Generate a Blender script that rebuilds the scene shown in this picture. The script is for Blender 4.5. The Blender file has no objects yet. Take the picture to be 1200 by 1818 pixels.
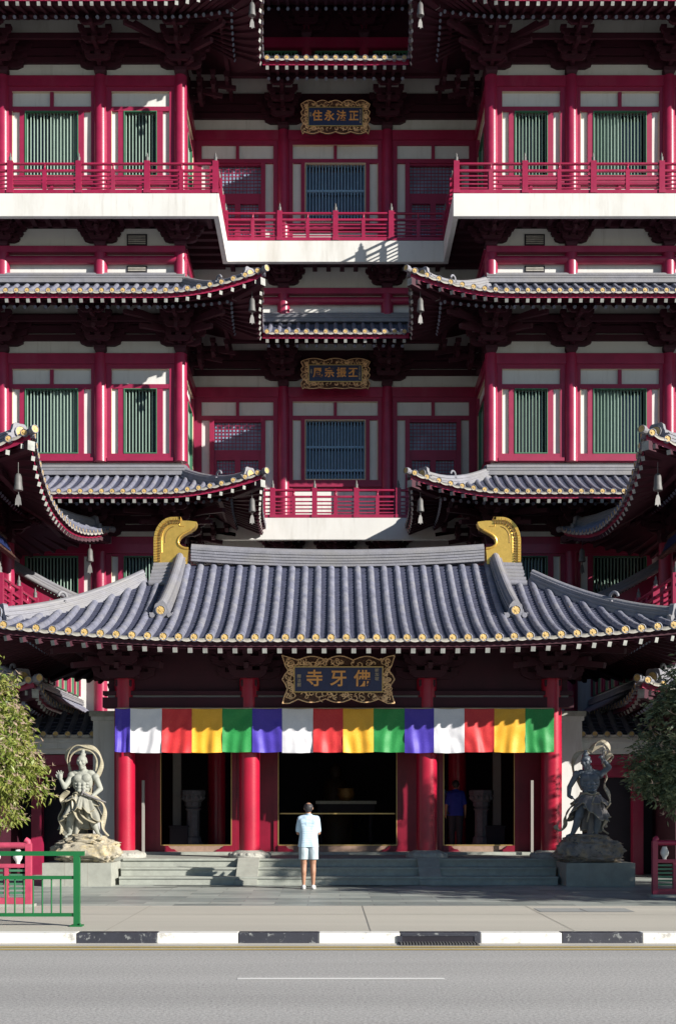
import bpy, math, random
from math import sin, cos, pi, radians, sqrt, atan2
from mathutils import Vector as V, Matrix, noise
random.seed(7)
SC = bpy.context.scene
COL = SC.collection
# ------------------------------------------------------------------ materials
def mat(name, base, rough=.6, metal=0., vary=.15, scale=3., bump=0., bscale=40., tint=None, spec=.5, coat=0.):
    m = bpy.data.materials.new(name); m.use_nodes = True
    N = m.node_tree; n = N.nodes; L = N.links
    b = n['Principled BSDF']
    b.inputs['Roughness'].default_value = rough
    b.inputs['Metallic'].default_value = metal
    b.inputs['Specular IOR Level'].default_value = spec
    if coat: b.inputs['Coat Weight'].default_value = coat; b.inputs['Coat Roughness'].default_value = .25
    tc = n.new('ShaderNodeTexCoord')
    nz = n.new('ShaderNodeTexNoise'); nz.inputs['Scale'].default_value = scale; nz.inputs['Detail'].default_value = 6
    nz.inputs['Roughness'].default_value = .65
    L.new(tc.outputs['Object'], nz.inputs['Vector'])
    r = n.new('ShaderNodeValToRGB')
    lo = [c*(1-vary) for c in base]; hi = [min(1, c*(1+vary)) for c in base]
    if tint: hi = [hi[i]*.5+tint[i]*.5 for i in range(3)]
    r.color_ramp.elements[0].position = .3; r.color_ramp.elements[1].position = .72
    r.color_ramp.elements[0].color = (*lo, 1); r.color_ramp.elements[1].color = (*hi, 1)
    L.new(nz.outputs['Fac'], r.inputs['Fac']); L.new(r.outputs['Color'], b.inputs['Base Color'])
    if bump:
        n2 = n.new('ShaderNodeTexNoise'); n2.inputs['Scale'].default_value = bscale; n2.inputs['Detail'].default_value = 4
        L.new(tc.outputs['Object'], n2.inputs['Vector'])
        bp = n.new('ShaderNodeBump'); bp.inputs['Strength'].default_value = bump; bp.inputs['Distance'].default_value = .02
        L.new(n2.outputs['Fac'], bp.inputs['Height']); L.new(bp.outputs['Normal'], b.inputs['Normal'])
    return m
def wear(m, base_col, wear_col, scale, thr, soft=.04, stretch=(1, 1, 1)):
    """patches of another colour (chipped paint, lichen) with a shape of their own"""
    N = m.node_tree; n = N.nodes; L = N.links; b = n['Principled BSDF']
    src = b.inputs['Base Color'].links[0].from_socket
    tc = n.new('ShaderNodeTexCoord'); mp = n.new('ShaderNodeMapping'); mp.inputs['Scale'].default_value = stretch
    nz = n.new('ShaderNodeTexNoise'); nz.inputs['Scale'].default_value = scale; nz.inputs['Detail'].default_value = 8; nz.inputs['Roughness'].default_value = .7
    L.new(tc.outputs['Object'], mp.inputs['Vector']); L.new(mp.outputs['Vector'], nz.inputs['Vector'])
    r = n.new('ShaderNodeMapRange'); r.inputs['From Min'].default_value = thr-soft; r.inputs['From Max'].default_value = thr+soft
    L.new(nz.outputs['Fac'], r.inputs['Value'])
    mx = n.new('ShaderNodeMix'); mx.data_type = 'RGBA'
    L.new(r.outputs['Result'], mx.inputs['Factor']); L.new(src, mx.inputs['A']); mx.inputs['B'].default_value = (*wear_col, 1)
    L.new(mx.outputs['Result'], b.inputs['Base Color'])
    return m
M = {}
M['red'] = wear(mat('red_lacquer', (.29, .015, .057), .34, vary=.22, scale=1.7, bump=.08, bscale=25), None, (.29, .035, .075), 1.6, .6, .08, (1, 1, .25))
M['redporch'] = wear(mat('porch_red_lacquer', (.37, .007, .032), .33, vary=.18, scale=1.5, bump=.07, bscale=25), None, (.36, .02, .045), 1.8, .6, .08, (1, 1, .4))
M['doorred'] = mat('shaded_door_red', (.20, .005, .024), .4, vary=.2, scale=2, bump=.06, bscale=25)  # red darkened for the door wall, porch shade put into the colour
M['red2'] = mat('red_frame_paint', (.27, .013, .057), .5, vary=.12, scale=4)
M['maroon'] = mat('maroon_timber', (.04, .0022, .012), .7, vary=.25, scale=3)  # dark red-brown timber, darkened further for the deep shade under the eaves
M['pink'] = mat('sunlit_fence_red', (.42, .05, .10), .6, vary=.2, scale=5)  # sunlit tint of the left fence put into its colour
M['white'] = wear(wear(mat('lime_plaster', (.64, .64, .615), .85, vary=.05, scale=1.2, bump=.05, bscale=60), None, (.52, .51, .47), 1.1, .62, .1, (1, 1, .22)), None, (.45, .44, .41), 5.5, .66, .1, (1, 1, .07))
M['endwhite'] = mat('rafter_end_paint', (.31, .32, .30), .7, vary=.4, scale=5)
M['endblue'] = mat('rafter_round_end_paint', (.16, .19, .26), .6, vary=.3, scale=6)
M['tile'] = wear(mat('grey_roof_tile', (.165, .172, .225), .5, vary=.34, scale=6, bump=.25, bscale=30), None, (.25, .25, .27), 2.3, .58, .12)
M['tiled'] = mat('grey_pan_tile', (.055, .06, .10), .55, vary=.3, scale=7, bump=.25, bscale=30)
M['ridge'] = wear(mat('ridge_tile', (.20, .202, .235), .6, vary=.2, scale=4, bump=.3, bscale=30), None, (.22, .215, .21), 2., .55, .15, (.3, .3, 1))
M['drip'] = mat('drip_tile', (.44, .42, .37), .6, vary=.25, scale=6)
M['capgold'] = mat('cap_medallion', (.58, .40, .15), .55, vary=.3, scale=14, metal=.1)
M['gold'] = mat('gilded_metal', (.80, .50, .11), .3, metal=.7, vary=.12, scale=8, bump=.15, bscale=30)
M['goldd'] = mat('engraved_gilding', (.20, .11, .03), .5, metal=.4, vary=.3, scale=20)
M['green'] = mat('green_shutter_paint', (.05, .17, .095), .5, vary=.15, scale=6)
M['greenbar'] = mat('pale_green_bars', (.17, .255, .21), .5, vary=.12, scale=6)
M['bluebar'] = mat('blue_bars', (.20, .35, .50), .5, vary=.12, scale=6)
M['curtain'] = mat('teal_blind', (.22, .30, .28), .8, vary=.1, scale=3)
M['blueblind'] = mat('blue_blind', (.05, .10, .17), .8, vary=.1, scale=3)
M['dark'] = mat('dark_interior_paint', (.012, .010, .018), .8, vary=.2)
M['trim'] = mat('cream_trim', (.62, .52, .36), .5, vary=.1)
M['scroll'] = mat('gilded_scrolls', (.86, .50, .26), .5, vary=.35, scale=12, metal=.1)
M['doorblue'] = mat('lit_door_glass', (.26, .37, .50), .3, vary=.4, scale=1.5)  # pale blue stands for the light on the panes
M['joint_trim'] = mat('dull_trim', (.3, .28, .26), .6, vary=.1)
M['brass'] = mat('brass_trim', (.55, .38, .14), .4, metal=.6, vary=.1)
M['stone'] = mat('step_granite', (.33, .35, .31), .75, vary=.16, scale=6, bump=.2, bscale=80)
M['plinth'] = mat('plinth_granite', (.32, .33, .29), .7, vary=.14, scale=5, bump=.2, bscale=80)
M['threshold'] = mat('threshold_stone', (.30, .20, .15), .7, vary=.2, scale=8, bump=.2, bscale=50)
M['carved'] = mat('carved_stone', (.36, .36, .32), .8, vary=.2, scale=9, bump=.5, bscale=30)
M['silver'] = mat('weathered_metal', (.13, .128, .125), .6, metal=.2, vary=.2, scale=9)
M['greenmetal'] = mat('green_railing_paint', (.004, .12, .032), .5, vary=.12, scale=4)
M['navy'] = mat('navy_lacquer', (.012, .022, .085), .45, vary=.2, scale=8)
M['letters'] = mat('gilded_letters', (.78, .36, .10), .5, vary=.1, metal=.1)
M['lettersmall'] = mat('small_gilded_letters', (.45, .36, .25), .5, vary=.1)
def glass(name, col, rough):
    m = mat(name, col, rough, vary=.3, scale=.8, spec=.9); return m
M['glass'] = glass('dark_window_glass', (.010, .013, .02), .06)
def carvedframe():
    m = mat('carved_gilt_frame', (.30, .15, .09), .5, vary=.4, scale=18, metal=.2)
    N = m.node_tree; n = N.nodes; L = N.links; b = n['Principled BSDF']
    tc = n.new('ShaderNodeTexCoord'); v = n.new('ShaderNodeTexVoronoi'); v.inputs['Scale'].default_value = 13
    nz = n.new('ShaderNodeTexNoise'); nz.inputs['Scale'].default_value = 7; nz.inputs['Distortion'].default_value = 2.5; nz.inputs['Detail'].default_value = 5
    L.new(tc.outputs['Object'], nz.inputs['Vector']); L.new(nz.outputs['Color'], v.inputs['Vector'])
    src = b.inputs['Base Color'].links[0].from_socket
    r = n.new('ShaderNodeMapRange'); r.inputs['From Min'].default_value = .38; r.inputs['From Max'].default_value = .7
    L.new(v.outputs['Distance'], r.inputs['Value'])
    mx = n.new('ShaderNodeMix'); mx.data_type = 'RGBA'
    L.new(r.outputs['Result'], mx.inputs['Factor']); mx.inputs['B'].default_value = (.035, .02, .03, 1); L.new(src, mx.inputs['A'])
    L.new(mx.outputs['Result'], b.inputs['Base Color'])
    bp = n.new('ShaderNodeBump'); bp.inputs['Strength'].default_value = 1.; bp.inputs['Distance'].default_value = .04; bp.invert = True
    L.new(v.outputs['Distance'], bp.inputs['Height']); L.new(bp.outputs['Normal'], b.inputs['Normal'])
    return m
M['carveframe'] = carvedframe()
# ------------------------------------------------------------------ mesh builder
class MB:
    def __init__(s): s.v = []; s.f = []; s.m = []; s.s = []
    def add(s, vs, fs, m=0, sm=False):
        o = len(s.v); s.v.extend([tuple(p) for p in vs])
        for f in fs: s.f.append(tuple(i+o for i in f)); s.m.append(m); s.s.append(sm)
    def box(s, x0, x1, y0, y1, z0, z1, m=0):
        s.add([(x0, y0, z0), (x1, y0, z0), (x1, y1, z0), (x0, y1, z0), (x0, y0, z1), (x1, y0, z1), (x1, y1, z1), (x0, y1, z1)],
              [(0, 3, 2, 1), (4, 5, 6, 7), (0, 1, 5, 4), (1, 2, 6, 5), (2, 3, 7, 6), (3, 0, 4, 7)], m)
    def hexa(s, P, m=0, em=None):  # 8 points, 0-3 start face, 4-7 end face
        s.add(P, [(0, 3, 2, 1), (0, 1, 5, 4), (1, 2, 6, 5), (2, 3, 7, 6), (3, 0, 4, 7)], m)
        s.add(P, [(4, 5, 6, 7)], m if em is None else em)
    def beam(s, p, q, w, h, m=0, em=None):   # box section from p to q, em = material of the q end
        p = V(p); q = V(q); d = (q-p).normalized(); side = d.cross(V((0, 0, 1)))
        if side.length < 1e-4: side = V((1, 0, 0))
        side.normalize(); up = side.cross(d).normalized(); a = side*w/2; b = up*h/2
        s.hexa([p-a-b, p+a-b, p+a+b, p-a+b, q-a-b, q+a-b, q+a+b, q-a+b], m, em)
    def tube(s, pts, r, n=8, m=0, em=None, sm=True, flat=1.):
        pts = [V(p) for p in pts]; k = len(pts); rs = r if isinstance(r, (list, tuple)) else [r]*k
        vs = []; prev = None
        for i, p in enumerate(pts):
            d = (pts[min(i+1, k-1)]-pts[max(i-1, 0)]).normalized()
            if prev is None:
                a = d.cross(V((0, 0, 1)))
                if a.length < 1e-3: a = V((1, 0, 0))
            else: a = prev - d*prev.dot(d)
            a.normalize(); prev = a; b = a.cross(d)
            for j in range(n):
                t = 2*pi*j/n; vs.append(p+(a*cos(t)+b*sin(t)*flat)*rs[i])
        fs = [(i*n+j, i*n+(j+1) % n, (i+1)*n+(j+1) % n, (i+1)*n+j) for i in range(k-1) for j in range(n)]
        s.add(vs, fs, m, sm)
        s.add(vs[:n], [tuple(range(n))], m); s.add(vs[-n:], [tuple(range(n))], m if em is None else em)
    def lathe(s, c, prof, n=16, m=0, sm=True, ax=None):
        c = V(c); vs = []
        for r, z in prof:
            for j in range(n):
                t = 2*pi*j/n; p = V((r*cos(t), r*sin(t), z))
                if ax is not None: p = ax @ p
                vs.append(c+p)
        k = len(prof)
        fs = [(i*n+j, i*n+(j+1) % n, (i+1)*n+(j+1) % n, (i+1)*n+j) for i in range(k-1) for j in range(n)]
        s.add(vs, fs, m, sm); s.add(vs[:n], [tuple(range(n))], m); s.add(vs[-n:], [tuple(range(n))], m)
    def extr(s, poly, O, A, B, Nn, m=0, em=None):   # polygon in (a,b), swept by vector Nn
        O = V(O); A = V(A); B = V(B); Nn = V(Nn); n = len(poly)
        p0 = [O+A*a+B*b for a, b in poly]; p1 = [p+Nn for p in p0]
        s.add(p0+p1, [(i, (i+1) % n, n+(i+1) % n, n+i) for i in range(n)], m)
        s.add(p0+p1, [tuple(range(n-1, -1, -1))], m if em is None else em); s.add(p0+p1, [tuple(range(n, 2*n))], m)
    def sweep(s, pts, sec, m=0, sm=False, scale=None):
        pts = [V(p) for p in pts]; k = len(pts); n = len(sec); vs = []
        for i, p in enumerate(pts):
            d = (pts[min(i+1, k-1)]-pts[max(i-1, 0)]); h = V((d.x, d.y, 0)).normalized(); side = V((-h.y, h.x, 0))
            c = scale[i] if scale else 1
            for a, b in sec: vs.append(p+side*a*c+V((0, 0, b*c)))
        s.add(vs, [(i*n+j, i*n+(j+1) % n, (i+1)*n+(j+1) % n, (i+1)*n+j) for i in range(k-1) for j in range(n)], m, sm)
        s.add(vs[:n], [tuple(range(n))], m); s.add(vs[-n:], [tuple(range(n))], m)
    def mesh(s, name, mats, org=(0, 0, 0)):
        me = bpy.data.meshes.new(name)
        ox, oy, oz = org
        me.from_pydata([(a-ox, b-oy, c-oz) for a, b, c in s.v], [], s.f)
        for k in mats: me.materials.append(M[k] if isinstance(k, str) else k)
        me.polygons.foreach_set('material_index', s.m); me.polygons.foreach_set('use_smooth', s.s)
        me.update(); me.validate()
        return me
WP = {}
def wpos(o): return WP.get(o.name, V((0, 0, 0))) if o else V((0, 0, 0))
def place(name, me, parent=None, pos=(0, 0, 0), rz=0, scale=None):
    o = bpy.data.objects.new(name, me); COL.objects.link(o)
    pos = V(pos); o.parent = parent; o.location = pos-wpos(parent)
    if rz: o.rotation_euler = (0, 0, rz)
    if scale: o.scale = scale
    WP[o.name] = pos
    return o
def tag(o, label=None, cat=None, group=None, kind=None):
    if label: o['label'] = label
    if cat: o['category'] = cat
    if group: o['group'] = group
    if kind: o['kind'] = kind
    return o
def build(mb, name, mats, parent=None, pos=None, bevel=0):
    pos = V(pos) if pos is not None else wpos(parent)
    o = place(name, mb.mesh(name, mats, pos), parent, pos)
    if bevel:
        b = o.modifiers.new('bevel', 'BEVEL'); b.width = bevel; b.segments = 2; b.limit_method = 'ANGLE'
    return o
def thing(name, label, cat, pos, group=None):
    o = place(name, None, None, pos); tag(o, label, cat, group); o.empty_display_size = .3
    return o
def realize(o, name=None):
    """apply the modifiers of o into its mesh"""
    dg = bpy.context.evaluated_depsgraph_get(); dg.update()
    me = bpy.data.meshes.new_from_object(o.evaluated_get(dg))
    o.modifiers.clear(); old = o.data; o.data = me
    if name: me.name = name
    return o
def blob(parts, voxel, mats, smooth=3):
    """closed pieces (capsules and ellipsoids) fused by a voxel remesh into one continuous surface; returns a mesh"""
    b = MB()
    for p in parts:
        if p[0] == 'c':
            _, a, ra, c, rc = p; a = V(a); c = V(c); d = (c-a).normalized(); pts = []; rs = []
            for t in (-.97, -.75, -.4, 0): pts.append(a+d*ra*t); rs.append(ra*sqrt(max(.02, 1-t*t)))
            for t in (0.001, .4, .75, .97): pts.append(c+d*rc*t); rs.append(rc*sqrt(max(.02, 1-t*t)))
            b.tube(pts, rs, 14)
        else:
            _, c, rad = p[:3]; R = p[3] if len(p) > 3 else Matrix.Identity(3)
            n = 14; kk = 8; c = V(c); rings = []
            for i in range(kk+1):
                th = pi*(.04+.92*i/kk)
                for j in range(n):
                    f = 2*pi*j/n; rings.append(c+R @ V((rad[0]*sin(th)*cos(f), rad[1]*sin(th)*sin(f), rad[2]*cos(th))))
            b.add(rings, [(i*n+j, i*n+(j+1) % n, (i+1)*n+(j+1) % n, (i+1)*n+j) for i in range(kk) for j in range(n)])
            b.add(rings, [tuple(range(n-1, -1, -1)), tuple(range(kk*n, kk*n+n))])
    me = b.mesh('tmp', []); o = bpy.data.objects.new('tmp', me); COL.objects.link(o)
    r = o.modifiers.new('r', 'REMESH'); r.mode = 'VOXEL'; r.voxel_size = voxel; r.use_smooth_shade = True
    if smooth:
        sm = o.modifiers.new('s', 'SMOOTH'); sm.iterations = smooth; sm.factor = .5
    realize(o); m2 = o.data; bpy.data.objects.remove(o)
    m2.materials.clear()
    for k in mats: m2.materials.append(M[k] if isinstance(k, str) else k)
    for p in m2.polygons: p.use_smooth = True
    return m2
# ------------------------------------------------------------------ camera, light, sky
CX = -.186; CZ = 1.75
cam = bpy.data.objects.new('camera', bpy.data.cameras.new('camera')); COL.objects.link(cam)
cam.location = (CX, 0, CZ); cam.rotation_euler = (radians(90), 0, 0)
cam.data.sensor_fit = 'VERTICAL'; cam.data.sensor_height = 36; cam.data.lens = 36*2000/1818
cam.data.shift_y = 523/1818; cam.data.shift_x = 15/1818; cam.data.clip_end = 800
SC.camera = cam
AZ = 57; EL = 22
w = bpy.data.worlds.new('World'); SC.world = w; w.use_nodes = True
sk = w.node_tree.nodes.new('ShaderNodeTexSky'); sk.sky_type = 'NISHITA'; sk.sun_disc = False
sk.sun_elevation = radians(EL); sk.sun_rotation = radians(180-AZ); sk.air_density = 1.; sk.dust_density = .1; sk.ozone_density = 4
bg = w.node_tree.nodes['Background']; bg.inputs['Strength'].default_value = .05
w.node_tree.links.new(sk.outputs['Color'], bg.inputs['Color'])
sd = bpy.data.lights.new('sun', 'SUN'); sd.energy = 5.; sd.angle = radians(.5); sd.color = (1, .94, .86)
so = bpy.data.objects.new('sun', sd); COL.objects.link(so); so.location = (30, -20, 30)
sv = V((sin(radians(AZ))*cos(radians(EL)), -cos(radians(AZ))*cos(radians(EL)), sin(radians(EL))))
so.rotation_euler = sv.to_track_quat('Z', 'Y').to_euler()
SC.view_settings.view_transform = 'Standard'; SC.view_settings.look = 'None'; SC.view_settings.gamma = 1
SC.view_settings.exposure = .76
# ------------------------------------------------------------------ roofs
class Slope:
    def __init__(s, A, sd, nd, L, o, ze, zt, eA, eB, lift=.5, R=2.8, flare=.25, c=.35, tmax=None, gable=None):
        s.A = V(A); s.sd = V(sd); s.nd = V(nd); s.L = L; s.o = o; s.ze = ze; s.zt = zt; s.eA = eA; s.eB = eB
        s.lift = lift; s.R = R; s.flare = flare; s.c = c; s.tmax = tmax or o; s.gable = gable
    def P(s, q, t, h=0):
        v = min(1, max(0, t/s.o)); fade = (1-v)**1.4
        wA = max(0, 1-max(q, 0)/s.R)**2 if s.eA == 'hip' else 0
        wB = max(0, 1-max(s.L-q, 0)/s.R)**2 if s.eB == 'hip' else 0
        z = s.ze + (s.zt-s.ze)*(v*(1-s.c)+s.c*v*v) + s.lift*(wA+wB)*fade + h
        fx = s.flare*fade
        p = s.A + s.sd*(q - wA*fx + wB*fx) + s.nd*(-t + (wA+wB)*fx)
        return V((p.x, p.y, z))
    def lim(s, t):
        a = 0; b = s.L
        if s.gable and t > s.tg: a = s.gable; b = s.L-s.gable; return a, b
        if s.eA == 'hip': a = t
        elif s.eA == 'valley': a = -t
        if s.eB == 'hip': b = s.L-t
        elif s.eB == 'valley': b = s.L+t
        return a, b
    tg = 99
    def trange(s, q):
        t0, t1 = 0, s.tmax
        if s.gable and s.gable <= q <= s.L-s.gable: return 0, s.tmax
        if s.eA == 'hip': t1 = min(t1, q)
        if s.eB == 'hip': t1 = min(t1, s.L-q)
        if s.gable: t1 = min(t1, s.tg)
        if s.eA == 'valley' and q < 0: t0 = -q
        if s.eB == 'valley' and q > s.L: t0 = q-s.L
        return t0, t1
    def rows(s, sp):
        lo = -s.tmax if s.eA == 'valley' else 0; hi = s.L+(s.tmax if s.eB == 'valley' else 0)
        n = int(round(s.L/sp)); d = s.L/n; i0 = math.ceil((lo-d/2)/d); out = []
        for i in range(i0, int((hi-d/2)/d)+1): out.append(d*(i+.5))
        return out, d
def cap(mb, p, nd, r, mr, mg):
    nd = V(nd).normalized(); a = V((-nd.y, nd.x, 0)); up = V((0, 0, 1)); n = 12
    ring = lambda rr, dd, nn=n: [p+nd*dd+(a*cos(2*pi*j/nn)+up*sin(2*pi*j/nn))*rr for j in range(nn)]
    A0 = ring(r, -.10); A1 = ring(r, .02); A2 = ring(r*.84, .024); A3 = ring(r*.82, .008)
    vs = A0+A1+A2+A3
    mb.add(vs, [(k*n+j, k*n+(j+1) % n, (k+1)*n+(j+1) % n, (k+1)*n+j) for k in range(3) for j in range(n)], mr)
    pet = []
    for j in range(16): pet.append(p+nd*(.014 if j % 2 else .008)+(a*cos(2*pi*j/16)+up*sin(2*pi*j/16))*r*.81)
    mb.add(pet+[p+nd*.014], [(j, (j+1) % 16, 16) for j in range(16)], mg)
    C = ring(r*.25, .024, 6); mb.add(C, [tuple(range(6))], mg)
RSEC = [(-.14, -.06), (-.14, .03), (-.12, .035), (-.12, .07), (-.135, .075), (-.135, .11), (-.115, .115), (-.115, .15), (-.13, .155), (-.13, .185),
        (-.09, .19), (-.075, .235), (-.04, .265), (0, .275), (.04, .265), (.075, .235), (.09, .19),
        (.13, .185), (.13, .155), (.115, .15), (.115, .115), (.135, .11), (.135, .075), (.12, .07), (.12, .035), (.14, .03), (.14, -.06)]
def roof(name, parent, slopes, sp=.295, r=.07, courses=.14, ridge=True, hips=True, kt=7, rafters=True, capr=.082, fan=3.0, hipt=None, label=None, hiptail=.35, two=True, fascia='red', raft='maroon'):
    pan = MB(); caps = MB(); fas = MB(); raf = MB(); rids = []; brl = MB()
    for S in slopes:
        rows, d = S.rows(sp); nd = S.nd
        # pan tiles in overlapping courses
        nt = max(3, int(S.tmax/courses)); grid = [x-d/2 for x in rows]+[rows[-1]+d/2]
        for j in range(nt):
            ta, tb = S.tmax*j/nt, S.tmax*(j+1)/nt; mid = (ta+tb)/2
            a0, b0 = S.lim(ta); a1, b1 = S.lim(tb)
            gs = [g for g in grid]
            if S.eA == 'flat': gs = [0]+[g for g in gs if g > .01]
            if S.eB == 'flat': gs = [g for g in gs if g < S.L-.01]+[S.L]
            cl = lambda g, a, b: min(max(g, a), b)
            for g0, g1 in zip(gs, gs[1:]):
                q = [cl(g0, a0, b0), cl(g1, a0, b0), cl(g1, a1, b1), cl(g0, a1, b1)]
                if abs(q[1]-q[0])+abs(q[2]-q[3]) < .02: continue
                pan.add([S.P(q[0], ta, .028), S.P(q[1], ta, .028), S.P(q[2], tb, .002), S.P(q[3], tb, .002), S.P(q[0], ta, 0), S.P(q[1], ta, 0)],
                        [(0, 1, 2, 3), (4, 5, 1, 0)], 0)
        # barrels
        for q in rows:
            t0, t1 = S.trange(q)
            if t1-t0 < .08: continue
            n = max(2, int(kt*(t1-t0)/S.tmax)+1); vs = []; m = 7
            for i in range(n+1):
                t = t0+(t1-t0)*i/n; p = S.P(q, t, .012)
                for j in range(m):
                    th = pi*j/(m-1); vs.append(p+S.sd*cos(th)*r*1.0+V((0, 0, sin(th)*r*1.15)))
            brl.add(vs, [(i*m+j, i*m+j+1, (i+1)*m+j+1, (i+1)*m+j) for i in range(n) for j in range(m-1)], 1, True)
            if t0 == 0:
                # joint rings between barrel tiles
                tt = .34
                while tt < t1-.1:
                    p = S.P(q, tt, .012); p2 = S.P(q, tt+.025, .012); rr = r*1.07; vs = []
                    for pp in (p, p2):
                        for j in range(m):
                            th = pi*j/(m-1); vs.append(pp+S.sd*cos(th)*rr+V((0, 0, sin(th)*rr*1.15)))
                    brl.add(vs, [(j, j+1, m+j+1, m+j) for j in range(m-1)]+[(0, 1, 2, 3, 4, 5, 6)], 1)
                    tt += .34
                cap(caps, S.P(q, -.03, .03), nd, capr, 0, 1)
        # drip tiles
        for q0, q1 in zip(rows, rows[1:]):
            if S.trange(q0)[0] > 0 or S.trange(q1)[0] > 0 or q0 < 0 or q1 > S.L: continue
            k = 6; top = []; bot = []; bk = []
            for i in range(k+1):
                u = i/k; q = q0+(q1-q0)*u; sg = sin(pi*u)
                top.append(S.P(q, -.035, .045-.035*sg)); bot.append(S.P(q, -.045, -.012-.05*sg)); bk.append(S.P(q, .05, .02-.035*sg))
            vs = top+bot+bk; n = k+1
            caps.add(vs, [(i, i+1, n+i+1, n+i) for i in range(k)]+[(i, i+1, 2*n+i+1, 2*n+i) for i in range(k)], 2, True)
        if not rafters: continue
        # eave board + soffit
        ks = max(6, int(S.L/.3)); Q = [S.L*i/ks for i in range(ks+1)]
        def strip(t, z0, z1, m):
            vs = []
            for q in Q:
                a = t if S.eA == 'hip' else 0; b = S.L-t if S.eB == 'hip' else S.L
                qq = min(max(q, a), b)
                vs += [S.P(qq, t, z0), S.P(qq, t, z1)]
            fas.add(vs, [(2*i, 2*i+2, 2*i+3, 2*i+1) for i in range(ks)], m)
            return vs
        strip(.03, -.045, .02, 0); strip(.05, -.16, -.045, 0);
        nt2 = 5
        for j in range(nt2):
            ta = .06+(S.tmax-.06)*j/nt2; tb = .06+(S.tmax-.06)*(j+1)/nt2
            a0, b0 = S.lim(ta); a1, b1 = S.lim(tb)
            lo_ = min(a0, a1, 0); hi_ = max(b0, b1, S.L); kk = max(6, int((hi_-lo_)/.35)); G = [lo_+(hi_-lo_)*i/kk for i in range(kk+1)]
            for g0, g1 in zip(G, G[1:]):
                q = [min(max(g0, a0), b0), min(max(g1, a0), b0), min(max(g1, a1), b1), min(max(g0, a1), b1)]
                if abs(q[1]-q[0])+abs(q[2]-q[3]) < .01: continue
                fas.add([S.P(q[0], ta, -.2), S.P(q[1], ta, -.2), S.P(q[2], tb, -.2), S.P(q[3], tb, -.2)], [(0, 1, 2, 3)], 1)
        # rafters, fanned towards the corners
        def inner(q, t):
            lim = S.tmax; s_in = q
            if S.eA == 'hip' and q < fan: s_in = lim+(max(fan, lim+.3)-lim)*q/fan
            if S.eB == 'hip' and S.L-q < fan: s_in = S.L-(lim+(max(fan, lim+.3)-lim)*(S.L-q)/fan)
            return q+(s_in-q)*min(1, t/lim)
        nr = int(round(S.L/.295)); 
        for i in range(nr):
            q = S.L*(i+.5)/nr
            e = S.P(inner(q, .04), .04, -.235); mid = S.P(inner(q, S.tmax*.46), S.tmax*.46, -.245)
            raf.beam(mid, e, .092, .1, 0, 1)
            if two:
                e2 = S.P(inner(q, S.tmax*.34), S.tmax*.34, -.40); m2 = S.P(inner(q, S.tmax*.98), S.tmax*.98, -.30)
                raf.tube([m2, e2], .052, 8, 0, 2)
        # corner hips
        for end, q0, sg in (('A', 0, 1), ('B', S.L, -1)):
            if (S.eA if end == 'A' else S.eB) != 'hip': continue
            if end == 'B' and hips:
                tt = hipt or S.tmax; pts = [S.P(S.L-t, t, 0) for t in [tt+(hiptail-tt)*i/10 for i in range(11)]]
                rid = MB(); rids.append(rid)
                rid.sweep(pts, RSEC, 0)
                e = pts[-1]; dv = (pts[-1]-pts[-2]); hd = V((dv.x, dv.y, 0)).normalized()
                onitile(rid, e+V((0, 0, .13)), hd, .17)
                m_ = pts[6]; ring(rid, m_+V((0, 0, .3)), hd, .1)
                tail = [S.P(S.L-t, t, .02) for t in (hiptail+.05, .15, -.06)]
                rid.tube(tail, [.075, .075, .075], 10, 0)
                cap(rid, tail[-1]+hd*.02, hd, .09, 0, 1)
            # corner beam
            if end == 'B':
                tt = hipt or S.tmax
                pts = [S.P(S.L-t, t, -.3) for t in [tt*.98, tt*.6, tt*.3, .02]]
                for a, b in zip(pts, pts[1:]): raf.beam(a, b, .17, .2, 0, 1)
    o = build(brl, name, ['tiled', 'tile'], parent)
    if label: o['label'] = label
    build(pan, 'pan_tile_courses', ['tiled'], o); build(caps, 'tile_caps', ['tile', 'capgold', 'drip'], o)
    if rafters:
        build(fas, 'eave_board', [fascia, 'maroon'], o); build(raf, 'rafters', [raft, 'endwhite', 'endblue'], o)
    for rid in rids: build(rid, 'hip_ridge', ['ridge', 'capgold'], o)
    return o
def onitile(mb, p, hd, r):
    """ridge-end tile: gold medallion in a scrolled surround"""
    side = V((-hd.y, hd.x, 0)); up = V((0, 0, 1)); pts = []
    for i in range(24):
        t = 2*pi*i/24; rr = r*(1.22+.12*cos(5*t+pi/2)); pts.append((cos(t)*rr, sin(t)*rr))
    mb.extr(pts, p-hd*.06, side, up, hd*.1, 0)
    cap(mb, p+hd*.06, hd, r*.82, 0, 1)
    for sg in (-1, 1):
        q = p+side*sg*r*1.35-up*r*.75
        mb.tube([q-hd*.05, q+hd*.05], r*.42, 10, 0)
        mb.tube([q+up*r*.1-hd*.02, q+side*sg*r*.5+up*r*.35+hd*.03], [r*.3, r*.12], 8, 0)
def ring(mb, p, hd, r):
    side = V((-hd.y, hd.x, 0)); pts = [p+(hd*cos(t)+V((0, 0, 1))*sin(t))*r for t in [2*pi*i/14 for i in range(12)]]
    mb.tube(pts, [r*.32]*len(pts), 7, 0)
    mb.tube([p-V((0, 0, r*1.2))-side*r*1.4, p-V((0, 0, r*.9)), p-V((0, 0, r*1.2))+side*r*1.4], r*.3, 7, 0)
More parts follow.
